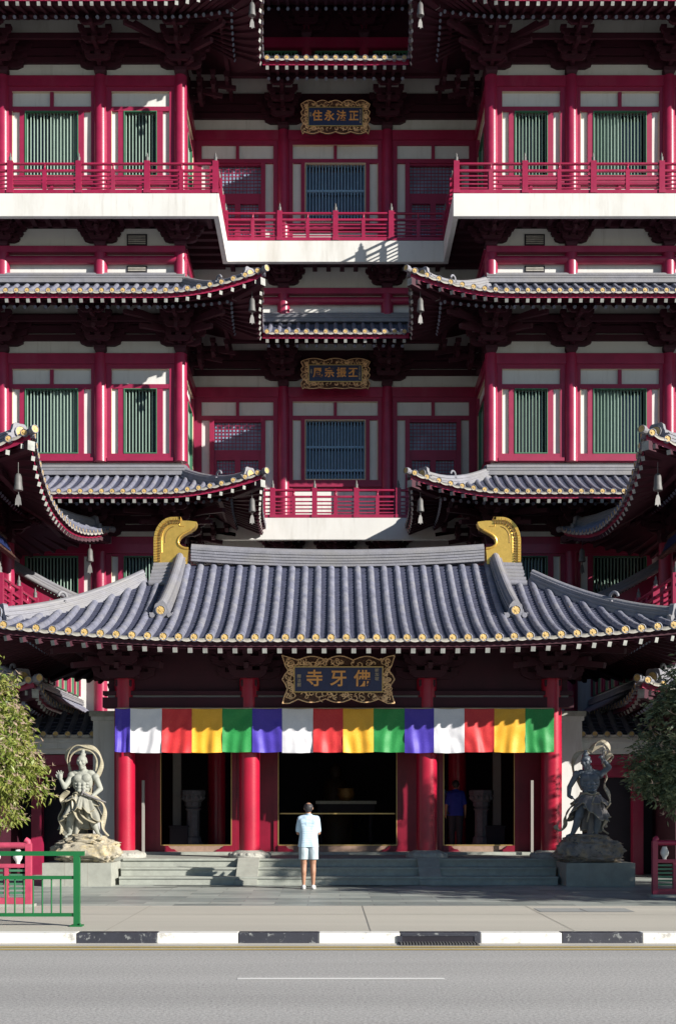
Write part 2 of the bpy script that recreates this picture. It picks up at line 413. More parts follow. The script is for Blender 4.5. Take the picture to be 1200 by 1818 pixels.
# ------------------------------------------------------------------ facade pieces
def column_mesh(h, r=.2, taper=.93, mats=('red',), name='column'):
    b = MB(); b.lathe((0, 0, 0), [(r, 0), (r, h*.5), (r*taper, h)], 28, 0); return b.mesh(name, mats)
def bracket_mesh(reach=1.25, h=1.0, w=1.7, name='bracket_set', diag=False):
    """stepped timber bracket set; local y- is outwards"""
    b = MB(); n = 4; dz = h/n
    def arm_x(y, z, hw, t=.11):
        k = hw*.78
        poly = [(-hw, z+dz*.62), (-hw, z+dz*.34), (-k, z+dz*.08), (-k*.9, z), (k*.9, z), (k, z+dz*.08), (hw, z+dz*.34), (hw, z+dz*.62)]
        b.extr(poly, (0, y-t/2, 0), (1, 0, 0), (0, 0, 1), (0, t, 0), 0)
        for x in (-hw+.06, 0, hw-.06): b.box(x-.085, x+.085, y-.085, y+.085, z+dz*.62, z+dz*.98, 0)
    b.lathe((0, 0, 0), [(.16, 0), (.25, dz*.45), (.25, dz*.9)], 4, 0, False, Matrix.Rotation(pi/4, 3, 'Z'))
    for i in range(1, n):
        z = i*dz; yr = reach*i/(n-1)
        poly = [(.12, z+dz*.62), (.12, z), (-yr+.1, z), (-yr-.03, z+dz*.22), (-yr-.06, z+dz*.62)]
        b.extr(poly, (-.055, 0, 0), (0, 1, 0), (0, 0, 1), (.11, 0, 0), 0)
        arm_x(-.02, z, w/2*(.55+.45*i/(n-1)) if i < n-1 else w/2, .13)
        for k in range(1, i+1):
            y = -reach*k/(n-1); arm_x(y, z, w/2*(.42+.12*(i-k)))
        if i >= 2:  # slanting beak
            b.beam((0, -yr*.3, z+dz*.5), (0, -yr-.26, z-dz*.25), .1, .12, 0)
    if diag:
        for sx in (-1, 1):
            for i in range(1, n):
                z = i*dz; L = reach*1.3*i/(n-1)
                b.beam((0, 0, z+dz*.3), (sx*L*.72, -L*.72, z+dz*.3), .12, dz*.6, 0)
                if i >= 2: b.beam((sx*L*.3, -L*.3, z+dz*.4), (sx*(L*.72+.25), -L*.72-.25, z-dz*.25), .11, .12, 0)
    return b.mesh(name, ['maroon'])
FRAME_MATS = ['red2', 'white', 'trim']
_cache = {}
def window(parent, pos, kind, rz=0, apron=0, curt=None, head=2.9, flip=1, label=None):
    """pos = bottom centre of the bay on the wall plane; local y- is outwards"""
    Bh, so_, si, wh, bar, mull = {'narrow': (1.19, .86, .66, .49, 'greenbar', 1), 'wide': (1.45, 1.17, .95, .79, 'greenbar', 2),
                             'centre': (1.66, 1.36, 1.10, .97, 'bluebar', 2)}[kind]
    key = (kind, apron, head, flip, curt)
    if key not in _cache:
        f = MB(); w = MB(); z0, z1 = .25, 2.18
        def vb(x0, x1, za, zb, y=-.1): f.box(x0, x1, y, .06, za, zb, 0)
        for s in (-1, 1):
            X = lambda a, b: (min(s*a, s*b), max(s*a, s*b))
            vb(*X(Bh-.12, so_+.0), -apron, head)
            vb(*X(si, wh), z0, z1, -.085)
            w.box(*X(so_, si), -.02, .04, z0, z1, 1)
            f.box(*X(so_-.014, so_), -.09, -.02, z0, z1, 2)
            if apron: w.box(*X(so_, .04), -.02, .04, -apron+.1, -.02, 1)
        vb(-so_, so_, 0, z0, -.094); vb(-so_, so_, z1, 2.31, -.094); vb(-so_, so_, 2.76, head, -.094)
        f.box(-so_-.12, so_+.12, -.15, -.1, .02, .12, 0)
        if apron: vb(-so_, so_, -apron, -apron+.1, -.094); vb(-.04, .04, -apron+.1, 0, -.08); f.box(-so_, so_, -.094, .06, -.02, 0, 0)
        if mull == 2: vb(-.05, .05, 2.31, 2.76, -.088)
        w.box(-so_, so_, -.02, .04, 2.31, 2.76, 1)
        f.box(-so_, so_, -.093, -.02, 2.747, 2.76, 2)
        for x0, x1 in ((-wh, -wh+.022), (wh-.022, wh)): f.box(x0, x1, -.105, 0, z0, z1, 2 if kind == 'centre' else 3)
        for a, c in ((z0, z0+.03), (z1-.022, z1)): f.box(-wh+.022, wh-.022, -.105, 0, a, c, 2 if kind == 'centre' else 3)
        bb = MB(); n = int(round(2*wh/.1))
        bw = .023 if kind == 'centre' else .021
        for i in range(n):
            x = -wh+2*wh*(i+.5)/n
            bb.add([(x-bw, 0, z0), (x, -.025, z0), (x+bw, 0, z0), (x, .02, z0), (x-bw, 0, z1), (x, -.025, z1), (x+bw, 0, z1), (x, .02, z1)],
                   [(0, 1, 5, 4), (1, 2, 6, 5), (2, 3, 7, 6), (3, 0, 4, 7)], 0)
        if kind == 'centre':
            bb.box(-wh, wh, -.01, .05, z0+.3, z0+.36, 0); bb.box(-wh, wh, -.01, .05, z0+1.05, z0+1.11, 0)
        g = MB(); g.box(-wh, wh, .16, .18, z0, z1, 0)
        cu = None
        if curt:
            cu = MB(); x0, x1 = sorted((-flip*wh, -flip*wh+flip*2*wh*curt)); k = max(4, int((x1-x0)/.05)); vs = []
            for i in range(k+1):
                x = x0+(x1-x0)*i/k; vs += [(x, .12+.018*(-1)**i, z0+.02), (x, .12+.018*(-1)**i, z1)]
            cu.add(vs, [(2*i, 2*i+2, 2*i+3, 2*i+1) for i in range(k)], 0, False)
        fm = f.mesh('window', FRAME_MATS+['green'])
        _cache[key] = (fm, w.mesh('plaster_panel', FRAME_MATS), bb.mesh('window_bars', [bar]), g.mesh('pane', ['glass']),
                       cu.mesh('curtain', ['blueblind' if kind == 'centre' else 'curtain']) if cu else None)
    fm, wm, bm_, gm, cm = _cache[key]
    o = place('window', fm, parent, pos, rz)
    for n_, me in (('plaster_panel', wm), ('window_bars', bm_), ('pane', gm), ('curtain', cm)):
        if me: place(n_, me, o, pos)
    return o
def lattice(mb, x0, x1, z0, z1, y, st, m, w=.018):
    n = max(1, round((x1-x0)/st)); k = max(1, round((z1-z0)/st))
    for i in range(1, n): x = x0+(x1-x0)*i/n; mb.box(x-w/2, x+w/2, y-.012, y+.012, z0, z1, m)
    for j in range(1, k): z = z0+(z1-z0)*j/k; mb.box(x0, x1, y-.016, y+.008, z-w/2, z+w/2, m)
def door(parent, pos, drop, glow):
    key = ('door', drop, glow)
    if key not in _cache:
        f = MB(); w = MB(); l = MB(); g = MB(); dh = .75; si = .89; so_ = 1.15; Bh = 1.35
        for s in (-1, 1):
            X = lambda a, b: (min(s*a, s*b), max(s*a, s*b))
            f.box(*X(Bh+.1, so_), -.1, .06, -drop, 2.9, 0); f.box(*X(si, dh), -.12, .06, -drop, 2.18, 0)
            w.box(*X(so_, si), -.02, .04, -drop+.1, 2.18, 1)
            f.box(*X(so_, si), -.094, .06, -drop, -drop+.1, 0)
        f.box(-so_, so_, -.094, .06, 2.18, 2.31, 0); f.box(-so_, so_, -.094, .06, 2.76, 2.9, 0); f.box(-.05, .05, -.09, .06, 2.31, 2.76, 0)
        w.box(-so_, -.05, -.02, .04, 2.31, 2.76, 1); w.box(.05, so_, -.02, .04, 2.31, 2.76, 1)
        # door leaves
        f.box(-dh, dh, -.05, .05, .98, 1.22, 0); f.box(-dh, dh, -.05, .05, 2.12, 2.18, 0)
        f.box(-.09, .09, -.05, .05, -drop, .98, 0)
        for s in (-1, 1):
            X = lambda a, b: (min(s*a, s*b), max(s*a, s*b))
            f.box(*X(dh, dh-.08), -.05, .05, -drop, .98, 0); f.box(*X(dh-.08, .09), -.045, .05, -drop, -.35, 0); f.box(*X(dh-.08, .09), -.045, .05, .9, .98, 0)
            f.box(*X(dh-.08, .09), -.045, .05, .28, .34, 0)
            a, b = X(dh-.08, .09); lattice(l, a, b, -.35, .9, 0, .1, 0)
        lattice(l, -dh, dh, 1.22, 2.12, 0, .115, 0)
        g.box(-dh, dh, .08, .1, -.35, 2.12, 0)
        _cache[key] = (f.mesh('door', ['red2']), w.mesh('plaster_panel', FRAME_MATS), l.mesh('door_lattice', ['red2']), g.mesh('pane', ['doorblue']))
    ms = _cache[key]; o = place('door', ms[0], parent, pos)
    for n_, me in (('plaster_panel', ms[1]), ('door_lattice', ms[2]), ('pane', ms[3])): place(n_, me, o, pos)
    return o
def post_mesh():
    if 'post' not in _cache:
        b = MB(); b.box(-.08, .08, -.065, .065, 0, .93, 0); b.box(-.1, .1, -.085, .085, 0, .1, 0)
        b.lathe((0, 0, .93), [(.05, 0), (.055, .03), (.04, .05), (.05, .08), (.045, .13), (.02, .16), (.028, .19), (.004, .26)], 10, 1)
        _cache['post'] = b.mesh('railing_post', ['red', 'silver'])
    return _cache['post']
def railing(parent, p, q, z, posts, subs=None, h=.86, name='railing', mats=('red',)):
    """posts = positions along the run (m from p)"""
    p = V((p[0], p[1], z)); q = V((q[0], q[1], z)); d = (q-p); L = d.length; d.normalize(); b = MB()
    b.tube([p+V((0, 0, h)), q+V((0, 0, h))], .04, 10)
    b.beam(p+V((0, 0, .66)), q+V((0, 0, .66)), .07, .06); b.beam(p+V((0, 0, .05)), q+V((0, 0, .05)), .11, .1)
    for k in range(4): zz = .17+.115*k; b.beam(p+V((0, 0, zz)), q+V((0, 0, zz)), .035, .035)
    pp = sorted(posts)
    for a, c in zip(pp, pp[1:]):
        m = p+d*(a+c)/2; b.beam(m+V((-.0, 0, .1)), m+V((0, 0, .69)), .11, .08)
        b.lathe(m+V((0, 0, .69)), [(.05, 0), (.03, .05), (.03, .1), (.05, .14)], 8, 0)
    o = build(b, name, list(mats), parent, p)
    for a in posts: place('railing_post', post_mesh(), o, p+d*a)
    return o
# ------------------------------------------------------------------ the temple behind
T = thing('temple_building', 'tall red and white timber temple with tiers of grey tiled eaves behind the entrance hall', 'temple', (0, 33.5, 0))
YW = 33.5; YC = 36.2; UP = 8.23; ZB = 11.97
WC = [4.6, 6.97, 9.86, 12.75, 15.6]
ZBC = ZB+UP
wall = MB()
def skin(x0, x1, y0, zones, z0, z1, axis='x', t=.35):
    zs = sorted(zones); cur = z0
    for a, b in zs+[(z1, z1)]:
        if a > cur+.01:
            if axis == 'x': wall.box(x0, x1, y0, y0+t, cur, a, 0)
            else:
                xx = sorted((y0, y0+t)); wall.box(xx[0], xx[1], x0, x1, cur, a, 0)
        cur = max(cur, b)
ZA0, ZA1 = 6.6, 9.24
for sg in (-1, 1):
    xs = sorted((sg*4.6, sg*16))
    skin(xs[0], xs[1], YW, [(ZA0, ZA1), (ZB, ZB+2.9), (ZBC, ZBC+2.9)], 0, 25.6)
    skin(YW+.35, YC, sg*4.6, [(ZB, ZB+2.9), (ZBC, ZBC+2.9)], 0, 25.6, 'y', sg*.35)
    xs = sorted((sg*4.95, sg*16)); wall.box(xs[0], xs[1], YW+.35, 45, 0, 25.58, 0)
skin(-1.66, 1.66, YC, [(ZB, ZB+2.9), (ZBC, ZBC+2.9)], 0, 25.8)
for sg in (-1, 1):
    xs = sorted((sg*1.66, sg*4.6)); skin(xs[0], xs[1], YC, [(10.73, ZB+2.9), (19.33, ZBC+2.9)], 0, 25.8)
wall.box(-4.95, 4.95, YC+.35, 45, 0, 25.79, 0)
wall.box(-14, 14, YC+.5, 46, 25.6, 32, 1)
build(wall, 'wall', ['white', 'maroon'], T)
colm = {h: column_mesh(h, .2) for h in (9.3, 3.2, .7, 4.1, 4.45)}
def col(x, y, z0, h): place('column', colm[h], T, (x, y, z0))
brk = bracket_mesh(1.25, .95, 1.7); brkc = bracket_mesh(1.25, .95, 1.7, diag=True); brs = bracket_mesh(.72, .62, 1.35)
for sg in (-1, 1):
    for i, X in enumerate(WC[:4]):
        x = sg*X; y = YW-.05
        col(x, y, 0, 9.3); col(x, y, 11.97, 3.2); col(x, y, 19.3, 4.1); col(x, y, 17.45, .7)
        for z in (9.53, 15.18, 23.41): place('bracket_set', brkc if i == 0 else brk, T, (x, y, z))
        place('bracket_set', brs, T, (x, y, 18.33), scale=(1, 1, 1.0))
    for z in (15.18, 23.41, 9.53): place('bracket_set', brk, T, (sg*4.6, YC-1.2, z), radians(-90*sg) if sg > 0 else radians(90))
for sg in (-1, 1):
    x = sg*1.66; y = YC-.05
    col(x, y, 10.73, 4.45); col(x, y, 19.3, 4.1); col(x, y, 17.45, .7)
    for z in (15.18, 23.41): place('bracket_set', brk, T, (x, y, z))
    for z in (18.33, 9.63): place('bracket_set', brs, T, (x, y, z))
place('bracket_set', brs, T, (0, YC-.05, 9.63))
# beams
def onet(p):
    q = MB(); q.tube(p, .125, 14, 0); return build(q, 'round_beam', ['red'], T)
def one(name, x0, x1, y0, y1, z0, z1, m='maroon', par=None):
    q = MB(); q.box(x0, x1, y0, y1, z0, z1, 0); return build(q, name, [m], par or T)
for sg in (-1, 1):
    pass
    xs = sorted((sg*4.45, sg*16))
    for za, zb in ((9.25, 9.53), (14.87, 15.18), (14.87+UP, 15.18+UP)): one('beam', xs[0], xs[1], YW-.14, YW+.02, za, zb, 'red')
    one('beam', xs[0], xs[1], YW-.2, YW+.02, 18.15, 18.33, 'red'); onet([(xs[0], YW-.09, 17.955), (xs[1], YW-.09, 17.955)])
    ys = (YW-.14, YC)
    for za, zb in ((9.25, 9.53), (14.87, 15.18), (14.87+UP, 15.18+UP)):
        a = sorted((sg*4.46, sg*4.62)); one('beam', a[0], a[1], YW+.03, YC, za, zb, 'red')
    a = sorted((sg*4.4, sg*4.62)); one('beam', a[0], a[1], YW+.03, YC, 18.15, 18.33, 'red'); onet([(sg*4.5, YW-.05, 17.955), (sg*4.5, YC, 17.955)])
    for zb in (9.53, 15.18, 23.41):   # tie beams between bracket sets
        one('tie_beam', xs[0], xs[1], YW-.09, YW+.02, zb+.40, zb+.58); one('tie_beam', xs[0], xs[1], YW-.1, YW+.02, zb+.63, zb+.84); one('tie_beam', xs[0], xs[1], YW-.08, YW+.02, zb+.88, zb+1.2)
        one('purlin', xs[0]-(1.2 if sg > 0 else 0), xs[1]+(1.2 if sg < 0 else 0), YW-1.36, YW-1.24, zb+.93, zb+1.1)
        one('purlin', xs[0], xs[1], YW-.7, YW-.62, zb+.72, zb+.88)
        a = sorted((sg*4.5, sg*4.62)); one('tie_beam', a[0], a[1], YW+.05, YC, zb+.40, zb+.84)
        a = sorted((sg*3.25, sg*3.37)); one('purlin', a[0], a[1], YW-1.2, YC, zb+.94, zb+1.09)
    one('tie_beam', xs[0], xs[1], YW-.12, YW+.02, 18.93, 19.11)
    pass
pass
for za, zb in ((14.87, 15.18), (14.87+UP, 15.18+UP)): one('beam', -4.46, 4.46, YC-.14, YC+.02, za, zb, 'red')
one('beam', -4.4, 4.4, YC-.2, YC+.02, 18.15, 18.33, 'red'); onet([(-4.4, YC-.09, 17.955), (4.4, YC-.09, 17.955)])
for zb in (15.18, 23.41):
    one('tie_beam', -4.5, 4.5, YC-.09, YC+.02, zb+.40, zb+.58); one('tie_beam', -4.5, 4.5, YC-.1, YC+.02, zb+.63, zb+.84); one('tie_beam', -4.5, 4.5, YC-.08, YC+.02, zb+.88, zb+1.2)
    one('purlin', -3.3, 3.3, YC-1.36, YC-1.24, zb+.93, zb+1.1)
pass
# windows
for sg in (-1, 1):
    bays = [((WC[0]+WC[1])/2, 'narrow'), ((WC[1]+WC[2])/2, 'wide'), ((WC[2]+WC[3])/2, 'wide')]
    for x, k in bays:
        cu = .55 if k == 'wide' else None
        window(T, (sg*x, YW, ZB), k, curt=cu, flip=-sg*-1, apron=0)
        window(T, (sg*x, YW, ZBC), k, curt=cu, flip=-sg*-1, apron=.85)
        window(T, (sg*x, YW, 7.0), k, curt=None, head=2.24, flip=1)
    for z in (ZB, ZBC): window(T, (sg*4.6, 34.95, z), 'narrow', rz=radians(-90*sg), curt=.95)
    for z, dr, gl in ((ZB, 1.24, False), (ZBC, .85, True)): door(T, (sg*3.13, YC, z), dr, gl)
window(T, (0, YC, ZB), 'centre', apron=1.24); window(T, (0, YC, ZBC), 'centre', apron=.85)
# top storey glimpsed through the notch
tp = MB(); tw = MB()
for x in (-2.8, -.93, .93, 2.8): tp.lathe((x, YC+.45, 25.8), [(.16, 0), (.16, 1.3)], 16, 0)
tp.box(-6, 6, YC+.3, YC+.5, 26.35, 26.68, 0)
build(tp, 'upper_storey_frame', ['red'], T)
for x, hw in ((-1.86, .6), (0, .62), (1.86, .6)):
    b = MB(); b.box(x-hw, x+hw, YC+.42, YC+.49, 25.8, 26.26, 0)
    for i in range(11): xx = x-hw+2*hw*(i+.5)/11; b.box(xx-.02, xx+.02, YC+.38, YC+.42, 25.8, 26.24, 1)
    b.box(x-hw-.04, x+hw+.04, YC+.37, YC+.49, 26.24, 26.29, 1)
    build(b, 'window', ['glass', 'green'], T)
for x in (-.93, .93): place('bracket_set', brk, T, (x, YC+.4, 26.68))
# roofs of the three tiers
def tier(ze, zt, centre=True):
    k = dict(o=2.4, ze=ze, zt=zt, lift=.5, R=2.7, flare=.22)
    L2 = 2.7 if centre else 5.1; e2 = 'valley' if centre else 'flat'
    left = [Slope((-16, 31.1, 0), (1, 0, 0), (0, -1, 0), 13.8, eA='flat', eB='hip', **k), Slope((-2.2, 31.1, 0), (0, 1, 0), (1, 0, 0), L2, eA='hip', eB=e2, **k)]
    right = [Slope((2.2, 31.1+L2, 0), (0, -1, 0), (-1, 0, 0), L2, eA=e2, eB='hip', **k), Slope((2.2, 31.1, 0), (1, 0, 0), (0, -1, 0), 13.8, eA='hip', eB='flat', **k)]
    if centre: rs = [left+[Slope((-2.2, 33.8, 0), (1, 0, 0), (0, -1, 0), 4.4, eA='valley', eB='valley', **k)]+right]
    else: rs = [left, right]
    for sl in rs:
        o = roof('roof', T, sl)
        rb = MB()
        for S in sl:
            if S.sd.x == 0: continue
            if S.A.x == -16: a, b = (-16, YW-.14), (-4.45, YW-.14)
            elif S.L == 4.4: a, b = (-4.6, YC-.14), (4.6, YC-.14)
            else: a, b = (4.45, YW-.14), (16, YW-.14)
            rb.sweep([(a[0], a[1], zt), (b[0], b[1], zt)], RSEC, 0)
        for sg in (-1, 1):
            if (sg < 0 and sl[0].A.x == -16) or (sg > 0 and (sl[0].A.x > 0 or centre)): rb.sweep([(sg*4.46, YW-.1, zt), (sg*4.46, YC, zt)], RSEC, 0)
        build(rb, 'wall_ridge', ['ridge'], o)
tier(10.42, 11.6, False); tier(15.96, 17.28); tier(24.17, 25.5)
k = dict(o=2.7, ze=26.45, zt=28.1, lift=0, R=2, flare=0)
roof('roof', T, [Slope((-9, YC+.5-2.7, 0), (1, 0, 0), (0, -1, 0), 18, eA='flat', eB='flat', **k)])
# balconies
bal = MB()
for sg in (-1, 1):
    a = sorted((sg*3.35, sg*16)); bal.box(a[0], a[1], 32.25, 32.4, 18.65, 19.31, 0)
    a = sorted((sg*3.35, sg*3.5)); bal.box(a[0], a[1], 32.4, 35.1, 18.65, 19.31, 0)
    a = sorted((sg*3.5, sg*16)); bal.box(a[0], a[1], 32.4, YW, 19.12, 19.305, 0)
    a = sorted((sg*3.5, sg*4.6)); bal.box(a[0], a[1], YW, YC, 19.12, 19.305, 0)
bal.box(-3.35, 3.35, 34.95, 35.1, 18.65, 19.31, 0); bal.box(-3.5, 3.5, 35.1, YC, 19.12, 19.305, 0)
bo = build(bal, 'balcony', ['white'], T, bevel=.012)
def joists(x0, x1, y0, y1, z, along, par):
    b = MB(); b.box(x0, x1, y0, y1, z-.05, z+.002, 0)
    lo, hi = (x0, x1) if along == 'y' else (y0, y1); n = int((hi-lo)/.42)
    for i in range(n):
        t = lo+(hi-lo)*(i+.5)/n
        if along == 'y': b.box(t-.07, t+.07, y0, y1, z-.19, z-.045, 0)
        else: b.box(x0, x1, t-.07, t+.07, z-.19, z-.045, 0)
    return build(b, 'soffit', ['maroon'], par)
for sg in (-1, 1):
    q = sorted((sg*3.5, sg*16)); joists(q[0], q[1], 32.42, YW-.01, 19.12, 'y', bo)
    q = sorted((sg*3.5, sg*4.59)); joists(q[0], q[1], YW, YC-.01, 19.12, 'x', bo)
joists(-3.49, 3.49, 35.1, YC-.01, 19.12, 'y', bo)
b2 = MB(); b2.box(-4.6, 4.6, 34.95, 35.1, 10.03, 10.71, 0); b2.box(-4.6, 4.6, 35.1, YC, 10.5, 10.705, 0)
bo2 = build(b2, 'balcony', ['white'], T, bevel=.012); joists(-4.4, 4.4, 35.1, YC-.01, 10.5, 'y', bo2)
for sg in (-1, 1):
    n = 7; pts = [1.96*i+.02 for i in range(n)]
    railing(bo, (sg*3.43, 32.33), (sg*15.9, 32.33), 19.33, pts)
    railing(bo, (sg*3.43, 32.33), (sg*3.43, 35.03), 19.33, [.9, 1.8])
railing(bo, (-3.43, 35.03), (3.43, 35.03), 19.33, [.02, 1.7, 3.43, 5.16, 6.84])
railing(bo2, (-4.45, 35.03), (4.45, 35.03), 10.72, [.05, 1.2, 2.5, 3.8, 5.1, 6.4, 7.7, 8.85])
# vents in the plaster under the balcony
for sg in (-1, 1):
    for z in (18.42, 17.62):
        b = MB(); hh = .17 if z > 18 else .1
        b.box(sg*5.9-.3, sg*5.9+.3, YW-.03, YW+.01, z, z+2*hh, 0)
        n = 5 if z > 18 else 3
        for i in range(n): zz = z+.03+(2*hh-.06)*(i+.15)/n; b.box(sg*5.9-.26, sg*5.9+.26, YW-.05, YW-.03, zz, zz+.022, 1)
        build(b, 'vent_grille', ['dark', 'drip'], T)
# ------------------------------------------------------------------ entrance hall (porch)
H = thing('entrance_hall', 'entrance hall with sweeping grey tiled roof, red columns and two golden ridge horns', 'temple hall', (0, 25.5, .64))
k = dict(o=3.7, ze=5.06, zt=7.32, lift=.36, R=5.4, flare=.2, c=.45)
def por(A, sd, nd, L, gable=None, tmax=None):
    S = Slope(A, sd, nd, L, eA='hip', eB='hip', **k)
    if gable: S.gable = gable; S.tg = 3.1
    if tmax: S.tmax = tmax
    return S
XE = 7.5
ps = [por((-XE, 22.3, 0), (1, 0, 0), (0, -1, 0), 2*XE, gable=3.4), por((XE, 22.3, 0), (0, 1, 0), (1, 0, 0), 7.4, tmax=3.1),
      por((XE, 29.7, 0), (-1, 0, 0), (0, 1, 0), 2*XE, gable=3.4), por((-XE, 29.7, 0), (0, -1, 0), (-1, 0, 0), 7.4, tmax=3.1)]
pr = roof('roof', H, ps, sp=.30, r=.078, courses=.105, kt=16, capr=.088, hipt=3.1, fan=3.5, hiptail=.75, fascia='maroon')
# main ridge
mr = MB(); pts = []
for i in range(25):
    x = -3.36+6.72*i/24; pts.append((x, 26, 7.26+.13*(abs(x)/3.36)**2))
sec = []
zz = 0
for i in range(5): sec += [(-.16, zz), (-.16, zz+.05), (-.14, zz+.055), (-.14, zz+.065)]; zz += .065
sec += [(-.11, zz), (-.09, zz+.06), (-.04, zz+.09), (.04, zz+.09), (.09, zz+.06), (.11, zz)]
full = sec+[(-a, b) for a, b in reversed(sec[:-6])]
mr.sweep(pts, full, 0)
build(mr, 'main_ridge', ['ridge'], pr)
# descending ridges on the verge with medallion ends, front and back
F = ps[0]
for sg in (-1, 1):
    dr = MB()
    for f in (1, -1):
        pts = []
        for i in range(13):
            t = 3.62-2.15*i/12; q = XE+sg*(3.62+.10*i/12); p = F.P(q, t, .03)
            if f < 0: p = V((p.x, 52-p.y, p.z))
            pts.append(p)
        dr.sweep(pts, [(a*1.05, b*1.25) for a, b in RSEC], 0)
        e = pts[-1]; hd = V((0, -f, 0)); onitile(dr, e+V((0, -.02*f, .12)), hd, .135)
        # stacked verge tiles at the gable edge
        for i in range(6):
            t = 2.95+.13*i; p = F.P(XE+sg*3.9, t, .07)
            if f < 0: p = V((p.x, 52-p.y, p.z))
            dr.tube([p+V((sg*-.2, 0, 0)), p+V((sg*.32, 0, -.02))], .075, 10, 0)
    # gable panel
    dr.extr([(24.95, 6.55), (26, 7.3), (27.05, 6.55), (27.05, 6.0), (24.95, 6.0)], (sg*4.05, 0, 0), (0, 1, 0), (0, 0, 1), (sg*.06, 0, 0), 2)
    build(dr, 'descending_ridge', ['ridge', 'capgold', 'red'], pr)
# golden horns at the ridge ends
outl = [(148, 600), (147, 470), (148, 350), (158, 290), (178, 240), (205, 198), (240, 162), (285, 135), (330, 123), (437, 120), (440, 160), (520, 162), (605, 173),
        (598, 208), (580, 235), (545, 258), (500, 282), (455, 306), (424, 334), (408, 365), (408, 395), (420, 420), (445, 440), (478, 452), (517, 456), (510, 540), (505, 622), (400, 622)]
def horn(sg):
    b = MB(); sx = lambda px: sg*((250+px/6-585)*.013-.186) if sg < 0 else None
    poly = []
    for px, py in outl:
        x = ((250+px/6)-585)*.013-.186; z = 1.75+(1432-(900+py/6))*.013
        poly.append(((x if sg < 0 else -x-.02), z))
    b.extr(poly, (0, 25.87, 0), (1, 0, 0), (0, 0, 1), (0, .26, 0), 0)
    # finned crest: raised plates following the back edge
    crest = poly[0:11]; seg = []
    for (a, c), (d, e) in zip(crest, crest[1:]):
        L = sqrt((d-a)**2+(e-c)**2); n = max(1, round(L/.06))
        for i in range(n): seg.append((a+(d-a)*i/n, c+(e-c)*i/n))
    seg.append(crest[-1]); cx, cz = sum(p[0] for p in poly)/len(poly), sum(p[1] for p in poly)/len(poly)
    for (a, c), (d, e) in zip(seg, seg[1:]):
        m_ = V(((a+d)/2, 0, (c+e)/2)); t = V((d-a, 0, e-c)).normalized(); nn = V((-t.z, 0, t.x))
        if nn.dot(V((cx-m_.x, 0, cz-m_.z))) < 0: nn = -nn
        hl = sqrt((d-a)**2+(e-c)**2)/2-.006
        for w0, w1, y, mm in ((.008, .075, 25.835, 0), (.085, .105, 25.845, 1), (.118, .155, 25.84, 1)):
            hh = hl*(1 if mm == 0 else .62)
            P = [m_+t*s1*hh+nn*w_+V((0, yy, 0)) for yy in (y, 25.9) for s1, w_ in ((-1, w0), (1, w0), (1, w1), (-1, w1))]
            b.hexa([P[4], P[5], P[6], P[7], P[0], P[1], P[2], P[3]], mm)
    inner = [((cx-x)*.36+x, (cz-z)*.36+z) for x, z in poly[0:12]]
    b.tube([(x, 25.868, z) for x, z in inner], .012, 6, 0); b.tube([(x, 25.866, z) for x, z in poly[15:25]], .028, 8, 0)
    b.tube([(((cx-x)*.5+x), 25.868, ((cz-z)*.5+z)) for x, z in poly[1:9]], .01, 6, 1)
    o = build(b, 'ridge_horn', ['gold', 'goldd'], pr, bevel=.006)
    o['label'] = 'golden fish-tail horn at the %s end of the ridge' % ('left' if sg < 0 else 'right')
horn(-1); horn(1)
# columns
pc = MB(); pc.lathe((0, 0, .14), [(.225, 0), (.225, 2), (.215, 3.9)], 40, 0)
pcm = pc.mesh('column', ['redporch'])
cb = MB(); cb.lathe((0, 0, 0), [(.46, 0), (.47, .05), (.42, .1), (.34, .13), (.27, .16)], 32, 0)
for i in range(16):
    a = 2*pi*i/16; cb.lathe((cos(a)*.40, sin(a)*.40, .03), [(.03, 0), (.075, .03), (.05, .07), (.01, .085)], 8, 0)
cbm = cb.mesh('column_base', ['carved'])
for x in (-4.65, -1.93, 1.93, 4.65):
    for y in (24.6, 26.75):
        o = place('column', pcm, H, (x, y, .64)); place('column_base', cbm, o, (x, y, .64))
for x in (-3.05, 3.05):
    for y in (28.6,): o = place('column', pcm, H, (x, y, .64)); place('column_base', cbm, o, (x, y, .64))
hb = MB()
hb.box(-5.1, 5.1, 24.42, 24.78, 3.9, 4.12, 0); hb.box(-5.1, 5.1, 24.45, 24.75, 4.17, 4.26, 0)
for x in (-4.65, 4.65): hb.box(x-.1, x+.1, 24.8, 33.4, 3.9, 4.15, 0)
build(hb, 'beam', ['maroon'], H)
hx = MB(); hx.box(-5, 5, 24.5, 24.6, 4.121, 4.168, 0); hx.box(-5., 5., 24.6, 24.68, 4.262, 5.3, 1)
build(hx, 'frieze', ['joint_trim', 'maroon'], H)
hbk = bracket_mesh(1.1, 1.02, 1.9, diag=False); hbd = bracket_mesh(1.1, 1.02, 1.9, diag=True)
for x in (-4.65, -1.93, 1.93, 4.65): place('bracket_set', hbd if abs(x) > 3 else hbk, H, (x, 24.6, 4.27))
for sg in (-1, 1):
    for y in (26.15, 27.8): place('bracket_set', hbk, H, (sg*4.65, y, 4.27), radians(90*sg))
pu = MB()
for z, y in ((5.22, 23.4), (5.5, 24.0), (5.8, 24.6)): pu.box(-6, 6, y-.08, y+.08, z, z+.17, 0)
for sg in (-1, 1): pu.box(sg*5.85-.08, sg*5.85+.08, 23.3, 29, 5.22, 5.37, 0)
build(pu, 'purlin', ['maroon'], H)
